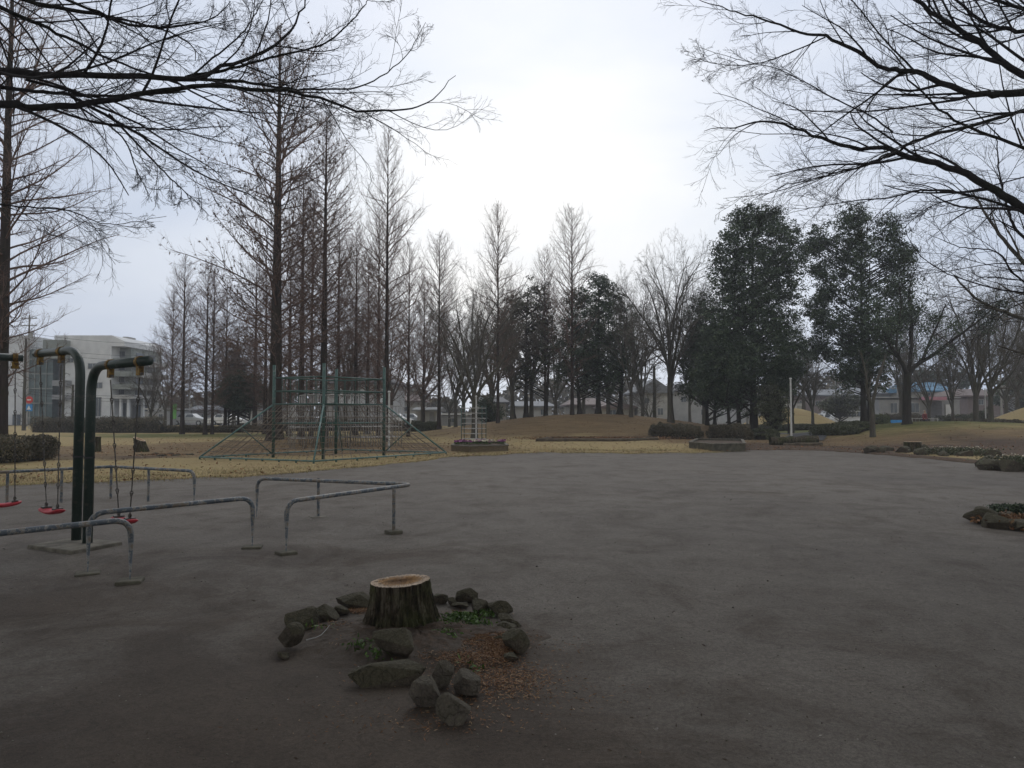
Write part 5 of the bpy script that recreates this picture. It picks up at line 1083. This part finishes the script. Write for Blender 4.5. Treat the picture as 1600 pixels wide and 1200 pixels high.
ST = [ # label, px, base y, w px, h px, mat, depth factor, z offset
 ('large dark stone at the far left of the stump ring', 453, 1018, 46, 44, 'rock', .9, 0), ('small low stone at the left front end of the ring', 440, 1031, 20, 12, 'rock', .9, 0),
 ('stone second from the left in the ring', 467, 986, 50, 32, 'rock', .9, 0), ('broad mossy stone third from the left in the ring', 502, 970, 52, 28, 'rock', .8, 0),
 ('long low stone touching the back left of the stump', 552, 952, 62, 24, 'rock', .6, 0), ('small stone between the broad mossy one and the long low one', 528, 962, 30, 17, 'rock', .9, 0), ('little stone wedged behind the second stone from the left', 482, 966, 24, 16, 'rock', .9, 0), ('small stone between the peaked one and the stump', 706, 948, 20, 14, 'rock', .9, 0), ('little stone on the outside of the right bend', 808, 984, 20, 14, 'rock', .9, 0),
 ('small stone at the back right of the stump', 688, 944, 24, 20, 'rock', .9, 0),
 ('dark peaked stone behind the stump to the right', 725, 945, 42, 26, 'rock', .9, 0), ('flat stone in front of the dark peaked one', 720, 952, 30, 10, 'rock', .8, 0),
 ('mossy stone right of the dark peaked one', 750, 960, 34, 22, 'rock', .9, 0), ('wide mossy stone at the upper right of the ring', 781, 964, 40, 24, 'rock', .9, 0),
 ('small stone at the right bend of the ring', 790, 976, 28, 18, 'rock', .9, 0), ('squat stone above the large right one', 792, 990, 30, 18, 'rock', .9, 0),
 ('largest stone on the right side of the ring', 801, 1022, 50, 38, 'rock', .8, 0), ('small stone inside the large right one', 777, 1010, 22, 18, 'rock', .9, 0), ('low stone below the large right one', 797, 1034, 26, 12, 'rock', .9, 0),
 ('long flat slab in front of the stump', 608, 1072, 132, 46, 'rock', .42, 0), ('rounded mossy boulder resting on the long flat slab', 613, 1040, 72, 44, 'rock', .75, .05),
 ('upper pale flat-topped stone of the front pile', 690, 1078, 38, 40, 'rock_grey', .9, .02), ('right pale stone of the front pile', 722, 1092, 56, 38, 'rock_grey', .75, .01),
 ('left dark stone of the front pile', 662, 1110, 54, 54, 'rock_grey', .85, 0), ('foremost stone of the front pile', 714, 1138, 72, 46, 'rock_grey', .8, 0)]
for i, (lb, px, yb, w, h, mt, df, zo) in enumerate(ST):
    c = G(px, yb); k = c[1] / F; sx, sz = w * k, h * k * .92; sy = sx * df; rr = np.random.RandomState(i + 40)
    rock(lb, (c[0], c[1] + sy * .38, zo), (sx * 1.02, sy * 1.0, sz * 1.2), i + 100, rr.uniform(-.3, .3), mt, group=SG, sink=.16)
# weeds, twig, leaf litter near stump
rng = np.random.RandomState(9)
def near(px, py, n, sx, sy): c = G(px, py); q = np.zeros((n, 3)); q[:, 0] = c[0] + rng.normal(size=n)*sx; q[:, 1] = c[1] + rng.normal(size=n)*sy; q[:, 2] = .05*np.clip(1-((q[:,0]-rc[0])/1.0)**2-((q[:,1]-rc[1])/.64)**2,0,1)**.6 + .008; return q
m = MB()
for px, py, n in ((722,975,340),(705,985,150),(745,985,160),(760,962,120),(700,1005,90),(590,1035,60),(565,1020,60),(505,990,25),(735,1050,25)):
    q = near(px, py, n, .055, .05); q[:, 2] += rng.uniform(0, .03, n); m.leaves(q, .04, .014, rng)
tag(m.build('weeds', MT['weed']), 'low green weeds growing inside the stone ring beside the stump', 'weeds', kind='stuff')
m = MB()
for px, py, n, sx, sy in ((765,1008,2600,.10,.08),(735,1035,1600,.14,.07),(742,1008,2200,.09,.05),(775,1022,1400,.05,.07),(790,1065,2000,.15,.16),(560,955,600,.05,.04),(600,1010,200,.2,.1),(520,985,200,.12,.06),(740,958,260,.12,.05),(650,1060,180,.2,.06),(840,1080,260,.3,.22),(560,1120,130,.25,.16),(700,1130,260,.2,.08),(850,1010,120,.2,.1)):
    m.leaves(near(px, py, n, sx, sy), .026, .005, rng, flat=.75)
tag(m.build('needle_litter', MT['litter']), 'rust-coloured dead needles lying among the stones of the ring', 'litter', kind='stuff')
tw = G(478, 1012); m = MB(); q = np.array([(0,0,.02),(.06,.02,.03),(.085,.06,.035),(.10,.14,.05),(.105,.20,.06)]) ; m.tubes(q, np.array([.0035,.003,.003,.002,.0015]), 6); o = m.build('twig', MT['white2'], smooth=True); o.location = (tw[0], tw[1], .03); tag(o, 'thin bleached twig lying inside the left of the stone ring', 'twig')
# sparse debris on the open ground
m = MB(); q = []
for _ in range(170):
    y = rng.uniform(2.2, 24) ; x = rng.uniform(-.8, .8) * y; q.append((x, y, .012 + .012*float(hn(x, y, .8))))
m.leaves(np.array(q), .035, .012, rng, flat=.85)
q = []
for cx, cy, sx, sy, n in ((2.2,6.2,1.2,.5,60),(3.5,8,1.5,.8,70),(-1.5,3.2,.6,.3,40),(1.0,3.3,.8,.4,50),(3.0,11,2,1,80),(-2.0,6.3,.6,.3,50),(2,16,2.5,1.5,90)):
    for _ in range(n): x, y = cx + rng.normal()*sx, cy + rng.normal()*sy; q.append((x, y, .014 + .012*float(hn(x, y, .8))))
m.leaves(np.array(q), .022, .010, rng, flat=.8)
tag(m.build('leaf_debris', MT['litter_dk']), 'tiny dead leaves and bark bits scattered over the bare ground', 'litter', kind='stuff')
m = MB(); n = 2600; y = 1.9 + 16 * rng.uniform(0, 1, n) ** 1.6; x = rng.uniform(-.85, .85, n) * y; r0 = rng.uniform(.002, .0065, n) * (1 + y/14); V8 = np.array([[1,0,0],[0,1,0],[-1,0,0],[0,-1,0],[0,0,.7],[0,0,-.7]], float)
zz = .012 * hn(x, y, .8) + .004 * hn(x, y, 4.0) * (y < 12)
V = np.stack([x, y, zz + .001], 1)[:, None] + V8[None] * r0[:, None, None] * rng.uniform(.6, 1.3, (n, 6, 1)); tri = np.array([[0,1,4],[1,2,4],[2,3,4],[3,0,4],[1,0,5],[2,1,5],[3,2,5],[0,3,5]])
m.add(V.reshape(-1, 3), (tri[None] + (np.arange(n)*6)[:, None, None]).reshape(-1, 3)); tag(m.build('gravel_bits', MT['conc'], smooth=True), 'small grit and pebbles strewn on the bare ground', 'gravel', kind='stuff')
# fallen leaves on the grass
m = MB(); n = 42000; gx = rng.uniform(-22, 32, n); gy = edge(gx) - .5 + rng.uniform(0, 1, n) ** 1.3 * 34
keep = rng.uniform(0, 1, n) < np.clip(.18 + np.exp(-((gx+9)/9)**2-((gy-31)/6)**2) + np.exp(-((gx-6)/11)**2-((gy-45)/6)**2) + np.exp(-((gx-20)/9)**2-((gy-31)/4)**2) + .7*np.exp(-((gx+14)/5)**2-((gy-17)/2)**2), 0, 1)
gx, gy = gx[keep], gy[keep]; m.leaves(np.stack([gx, gy, terr(gx, gy) + .06], 1), .085, .045, rng, flat=.8)
tag(m.build('fallen_leaves', MT['litter']), 'brown fallen leaves spread over the winter lawn', 'litter', kind='stuff')
m = MB(); n = 42000; gx = rng.uniform(-20, 26, n); gy = edge(gx) + rng.uniform(-.25, 1.0, n) ** 1 * rng.uniform(.2, 3.5, n); a = rng.uniform(0, 2*PI, n); h = rng.uniform(.03, .08, n); kp = (gx < 9.5); gx, gy, a, h = gx[kp], gy[kp], a[kp], h[kp]; n = len(gx); bz = np.where(gy - edge(gx) < .3, 0, .04)
w = .006; B0 = np.stack([gx - w*np.cos(a), gy - w*np.sin(a), bz], 1); B1 = np.stack([gx + w*np.cos(a), gy + w*np.sin(a), bz], 1); TP = np.stack([gx + rng.normal(size=n)*.03, gy + rng.normal(size=n)*.03, bz + h], 1)
m.add(np.stack([B0, B1, TP], 1).reshape(-1, 3), np.arange(n*3).reshape(-1, 3)); tag(m.build('dry_grass', MT['drygrass']), 'short straw-coloured grass along the front edge of the lawn', 'grass', kind='stuff')

# ---------------------------------------------------------------- flower box and trellis
def planter(name, label, pts, h, th, mat, soil=True, group=None, top=True):
    pts = [np.array(p[:2]) for p in pts]; c = sum(pts) / len(pts); z0 = float(terr(*c)); r = thing(name, label, 'planter', (*c, z0), group=group); n = len(pts); loc = [p - c for p in pts]
    for i in range(n):
        a, b = loc[i], loc[(i+1) % n]; L = np.linalg.norm(b - a); mid = (a + b) / 2; rz = math.atan2(b[1]-a[1], b[0]-a[0])
        m = MB(); m.box((mid[0], mid[1], h/2 - .03), (L - .002, th, h + .06), rz); w = bevel(m.build('side_board', MT[mat], r), .008, 1)
        if top: m = MB(); m.box((mid[0], mid[1], h + .018), (L + .03, th + .05, .035), rz + .004); bevel(m.build('coping', MT['conc'], w), .006, 1)
    m = MB(); m.add([(p[0], p[1], h - .05) for p in loc], [list(range(n))]); m.build('soil', MT['soil'], r)
    return r
fb = [G(707, 706), G(793, 706), G(790, 702.5), G(752, 699), G(712, 699)]
planter('flower_box', 'low planked flower box of purple and ivory pansies at the lawn edge', [G(706,707), G(735,709), G(793,707), G(786,701), G(715,700)], .27, .06, 'plank')
def pansy(kind, seed):
    rng = np.random.RandomState(seed); r = thing('pansy', 'x', 'flower'); m = MB(); c = rng.normal(size=(26, 3)) * np.array([.055,.055,.02]) + (0,0,.04); m.leaves(c, .05, .025, rng); m.build('leaves', MT['weed'], r)
    m = MB(); c = rng.normal(size=(22, 3)) * np.array([.055,.045,.014]) + (0,0,.10); m.leaves(c, .055, .05, rng); m.build('petals', MT['purple' if kind else 'ivory'], r); return r
pp, pi_ = pansy(1, 3), pansy(0, 4); usedp = usedi = False; rng = np.random.RandomState(12); c0, c1 = G(708, 705), G(790, 704)
for k in range(36):
    t = rng.uniform(.05, .97); v = rng.uniform(.02, .8); p = c0 + (c1 - c0) * t; p[1] += v; iv = (.22 < t < .72 and rng.uniform() < .75)
    src = pi_ if iv else pp
    if iv: o = dup(src) if usedi else src; usedi = True
    else: o = dup(src) if usedp else src; usedp = True
    o.location = (p[0], p[1], .27); o.rotation_euler = (0,0,rng.uniform(0, 6)); s = rng.uniform(1.1, 1.6); o.scale = (s, s, s)
    o['label'] = 'ivory pansy in the flower box under the trellis' if iv else 'purple pansy in the flower box under the trellis'; o['group'] = 'ivory pansies' if iv else 'purple pansies'
tp = G(740, 703) + (0, .35, 0); tr = thing('trellis', 'narrow green wire trellis standing in the flower box', 'trellis', (tp[0], tp[1], .2)); dd = tp[1]
hh = Z(634, dd) - .2; xa, xb, xc = X(721, dd) - tp[0], X(753, dd) - tp[0], X(759, dd) - tp[0]
for x, y in ((xa, 0), (xb, 0), (xc, .28), (xa + .1, .3)): m = MB(); m.tubes(np.array([(x, y, -.1), (x, y, hh)]), np.array([.016,.016]), 8, 0, True); m.build('upright', MT['gym_green'], tr, True)
for k in range(7):
    z = .25 + k * (hh - .35) / 6; m = MB(); 
    for a, b in (((xa,0),(xb,0)), ((xb,0),(xc,.28)), ((xc,.28),(xa+.1,.3)), ((xa+.1,.3),(xa,0))): m.tubes(np.array([(a[0], a[1], z), (b[0], b[1], z)]), np.array([.017,.017]), 6)
    m.build('hoop', MT['galv'], tr, True)
planter('planter', 'raised concrete-sided planter right of the log-edged bed', [G(1078,702), G(1112,706), G(1163,705), G(1160,697), G(1090,696)], .30, .08, 'conc_moss')
# log-edged bed
lbp = [G(840,691), G(975,691), G(1027,689), G(1010,687.4), G(860,687.8)]
lbp = [p + np.array([0, 0, float(terr(p[0], p[1])) + .02]) for p in lbp]
lb = thing('log_edged_bed', 'long bare bed edged with a round log in front of the mound', 'flower bed', (lbp[0][0], lbp[0][1], 0)); o0 = np.array([lbp[0][0], lbp[0][1], 0])
for i in range(5):
    a, b = lbp[i] - o0, lbp[(i+1) % 5] - o0; q = np.array([a + (b-a)*t + (0,0,.09) for t in np.linspace(0, 1, 8)]); m = MB(); m.tubes(q, np.full(8, .10), 10, 0, True); m.build('edging_log', MT['log'], lb, True)
m = MB(); m.add([p - o0 + (0,0,.08) for p in lbp], [list(range(5))]); m.build('soil', MT['soil'], lb)
# felled log
lg = G(1243, 697); r = thing('felled_log', 'thick felled log with a pale cut end by the slim pale pole', 'log', (lg[0], lg[1], 0)); k = lg[1] / F
def lumpy(a, b, r0, r1, seed, k=16, n=12):
    rng = np.random.RandomState(seed); q = np.array([np.array(a) + (np.array(b) - np.array(a)) * t for t in np.linspace(0, 1, n)]); q[1:-1] += rng.normal(size=(n-2, 3)) * r0 * .07; return q, np.linspace(r0, r1, n) * (1 + .07 * rng.normal(size=n))
m = MB(); q, R = lumpy((-1.15, .1, .22), (1.0, -.05, .24), .22, .25, 1); m.tubes(q, R, 16); m.build('bark', MT['stump_bark'], r, True)
m = MB(); a = np.linspace(0, 2*PI, 17)[:-1]; m.add([(1.0, -.05 + math.cos(x)*.245, .24 + math.sin(x)*.245) for x in a] + [(1.02,-.05,.24)], [[i, (i+1) % 16, 16] for i in range(16)]); m.build('cut_end', MT['cutpale'], r)
m = MB(); q, R = lumpy((-.7, -.38, .08), (1.05, -.42, .10), .08, .10, 2); m.tubes(q, R, 10, 0, True); o = m.build('split_log', MT['log'], smooth=True); o.location = (lg[0], lg[1], 0); tag(o, 'thin split log lying in front of the thick felled log', 'log')
# stumps on the lawn and right side
def at(px, py, z=0): c = G(px, py); return (c[0], c[1], z)
stump('tree_stump', 'dark leaning stump on the left lawn behind the right swing', at(222, 708, .02), .52, .22, .30, 7, (-.12, 0), (-.4, 0), n=48, nz=8, group='stumps on the left lawn')
stump('tree_stump', 'narrow stump on the left lawn just right of the swing posts', at(150, 708, .02), .62, .13, .18, 8, (.03, 0), n=40, nz=8, group='stumps on the left lawn')
stump('tree_stump', 'pale-topped low stump among stones at the right', at(1426, 708, .0), .44, .30, .36, 9, n=56, nz=8, group=None)
def ring(cpx, cpy, rx, ry, cnt, base_label, group, seed, size=(.35,.28,.22), mat='rock', lab=None):
    c = G(cpx, cpy); rng = np.random.RandomState(seed); wd = ['front', 'front left', 'left', 'rear left', 'rear', 'rear right', 'right', 'front right']
    for k in range(cnt):
        a = 2*PI*k/cnt + rng.uniform(-.12, .12); x, y = c[0] + math.sin(-a)*rx, c[1] - math.cos(a)*ry; s = rng.uniform(.75, 1.2, 3)
        rock(base_label.format(k=lab[k] if lab else wd[int(round(8*k/cnt)) % 8]), (x, y, float(terr(x, y))), (size[0]*s[0], size[1]*s[1], size[2]*s[2]), seed*50+k, rng.uniform(0, 3), mat, group=group)
L8 = ['front', 'front left', 'left', 'rear left', 'rear', 'rear right', 'right', 'front right']
ring(1400, 708, 1.0, .6, 8, '{k} stone of the small ring beside the pale-topped stump', 'stones beside the pale-topped stump', 3, (.62,.5,.42), lab=L8)
ring(1495, 713, 1.25, .7, 8, '{k} stone edging the planted bed right of the pale-topped stump', 'stones of the planted bed', 4, (.65,.45,.42), lab=L8)
ring(1600, 734, .95, .7, 8, '{k} stone edging the planted bed at the right edge', 'stones of the right-edge bed', 5, (.62,.45,.5), lab=L8)
ring(1612, 822, .60, .46, 10, '{k} stone of the mossy ring cut by the right edge', 'stones of the near right ring', 6, (.42,.3,.26), lab=['front', 'front left', 'left front', 'left rear', 'rear left', 'rear', 'rear right', 'right rear', 'right front', 'front right'])
ring(258, 713, .85, .5, 8, '{k} stone of the low ring on the left lawn', 'stones of the left lawn ring', 7, (.36,.26,.14), lab=L8)
def bedplants(name, label, px, py, n, sx, sy, leaf, h, white=0, sz=.08):
    rng = np.random.RandomState(n); c = G(px, py); q = rng.normal(size=(n, 3)) * np.array([sx, sy, 0]) + np.array([0, 0, 0]); q[:, 2] = rng.uniform(.03, h, n); r = thing(name, label, 'plants', (c[0], c[1], 0)); r['kind'] = 'stuff'
    m = MB(); m.leaves(q, sz, sz*.5, rng); m.build('leaves', MT[leaf], r)
    if white: q = q[:white].copy(); q[:, 2] = rng.uniform(h*.7, h*1.2, len(q)); m = MB(); m.leaves(q, .045, .04, rng); m.build('blooms', MT['ivory'], r)
bedplants('bed_plants', 'low green plants with white blooms in the bed right of the pale-topped stump', 1495, 713, 2600, .55, .28, 'leaf_olive', .3, 120)
bedplants('bed_plants', 'leafy green plants with tiny white blooms in the bed at the right edge', 1600, 734, 2600, .45, .3, 'leaf_olive', .36, 120)
bedplants('bed_litter', 'rust-red needles filling the mossy stone ring at the right edge', 1612, 822, 1800, .26, .2, 'litter', .13, 0, .07)
bedplants('bed_plants', 'dark tufts behind the mossy stone ring at the right edge', 1580, 806, 900, .16, .06, 'leaf_dark', .17, 0, .06)
bedplants('bed_litter', 'brown leaves in the low stone ring on the left lawn', 258, 713, 500, .4, .2, 'litter', .08, 0, .08)
bedplants('bed_litter', 'brown leaves in the long log-edged bed', 930, 688, 4500, 2.0, .5, 'litter', .20, 0, .09)

# ---------------------------------------------------------------- far wood
m = MB(); rng = np.random.RandomState(77); n = 60000; a = rng.uniform(-150, 190, n); y = rng.uniform(125, 150, n); top = 6 + 2.2*np.sin(a*.13) + 1.5*np.sin(a*.31+1) + 1.0*np.sin(a*.9)
m.leaves(np.stack([a, y, rng.uniform(0, 1, n)**.8 * top], 1), 1.1, .5, rng); tag(m.build('distant_wood', MT['leaf_hedge']), 'distant dark treeline behind the houses', 'wood', kind='stuff')

# ---------------------------------------------------------------- world, sun, camera
w = bpy.data.worlds.new('World'); S.world = w; w.use_nodes = True; nt = w.node_tree; bg = nt.nodes['Background']
SUN_EL, SUN_AZ = math.radians(42), math.radians(2)     # azimuth from +Y towards +X
sky = N(nt, 'ShaderNodeTexSky', sky_type='NISHITA'); sky.sun_disc = False; sky.sun_elevation = SUN_EL; sky.sun_rotation = SUN_AZ; sky.air_density = 1.4; sky.dust_density = 4
tc = N(nt, 'ShaderNodeTexCoord'); D = tc.outputs['Generated']
def dotdir(v):
    q = N(nt, 'ShaderNodeVectorMath', operation='DOT_PRODUCT'); nt.links.new(D, q.inputs[0]); q.inputs[1].default_value = tuple(unit(np.array(v, float))); return q.outputs['Value']
glow = ramp(nt, dotdir((.04, 1, .27)), [(0.0, (.70,.70,.69)), (.55, (.66,.68,.71)), (.80, (.58,.635,.74)), (.90, (.63,.69,.80)), (.945, (.70,.755,.86)), (.972, (.82,.86,.92)), (.988, (.93,.945,.965)), (1.0, (1.0,1.0,.99))])
mp = N(nt, 'ShaderNodeMapping'); mp.inputs['Scale'].default_value = (1.2, 1.2, 3.0); nt.links.new(D, mp.inputs['Vector'])
cl = ramp(nt, noise(nt, 1.6, 5, .5, mp.outputs['Vector'], .5), [(.34, (.84,.885,.95)), (.50, (.97,.98,1.0)), (.66, (1.10,1.085,1.06))])
oc = mix(nt, 1.0, glow, cl, 'MULTIPLY')
skyd = mix(nt, 1.0, sky.outputs['Color'], .9, 'MULTIPLY')
SK = .10
sc2 = N(nt, 'ShaderNodeVectorMath', operation='SCALE'); nt.links.new(oc, sc2.inputs[0]); sc2.inputs['Scale'].default_value = 1.0 / SK
fin = mix(nt, .94, skyd, sc2.outputs[0])
nt.links.new(fin, bg.inputs['Color']); bg.inputs['Strength'].default_value = SK
sl = bpy.data.lights.new('sun', 'SUN'); sl.energy = .5; sl.angle = math.radians(25); sl.color = (1, .97, .93); so = bpy.data.objects.new('sun', sl); COL.objects.link(so)
sd = Vector((math.sin(SUN_AZ)*math.cos(SUN_EL), math.cos(SUN_AZ)*math.cos(SUN_EL), math.sin(SUN_EL))); so.rotation_euler = sd.to_track_quat('Z', 'Y').to_euler(); so.location = (0, 0, 30)
cam = bpy.data.cameras.new('camera'); cam.sensor_width = 36; cam.lens = F / 1600 * 36; cam.clip_end = 4000; cam.clip_start = .05
co = bpy.data.objects.new('camera', cam); COL.objects.link(co); co.location = (0, 0, CH); co.rotation_euler = (PI/2 + PITCH, 0, 0); S.camera = co
S.view_settings.view_transform = 'Standard'; S.view_settings.look = 'None'; S.view_settings.exposure = .17; S.view_settings.gamma = 1
S.cycles.max_bounces = 6; S.cycles.diffuse_bounces = 3

hz = MB(); hz.box((10, 62, 14.5), (600, 180, 33)); ho = hz.build('haze', []); tag(ho, kind='stuff')
hm = bpy.data.materials.new('thin_haze'); hm.use_nodes = True; hn_ = hm.node_tree; hn_.nodes.remove(hn_.nodes['Principled BSDF'])
pv = hn_.nodes.new('ShaderNodeVolumePrincipled'); pv.inputs['Color'].default_value = (.88, .92, 1, 1); pv.inputs['Density'].default_value = .0012; pv.inputs['Anisotropy'].default_value = .2
hn_.links.new(pv.outputs[0], hn_.nodes['Material Output'].inputs['Volume']); ho.data.materials.append(hm)
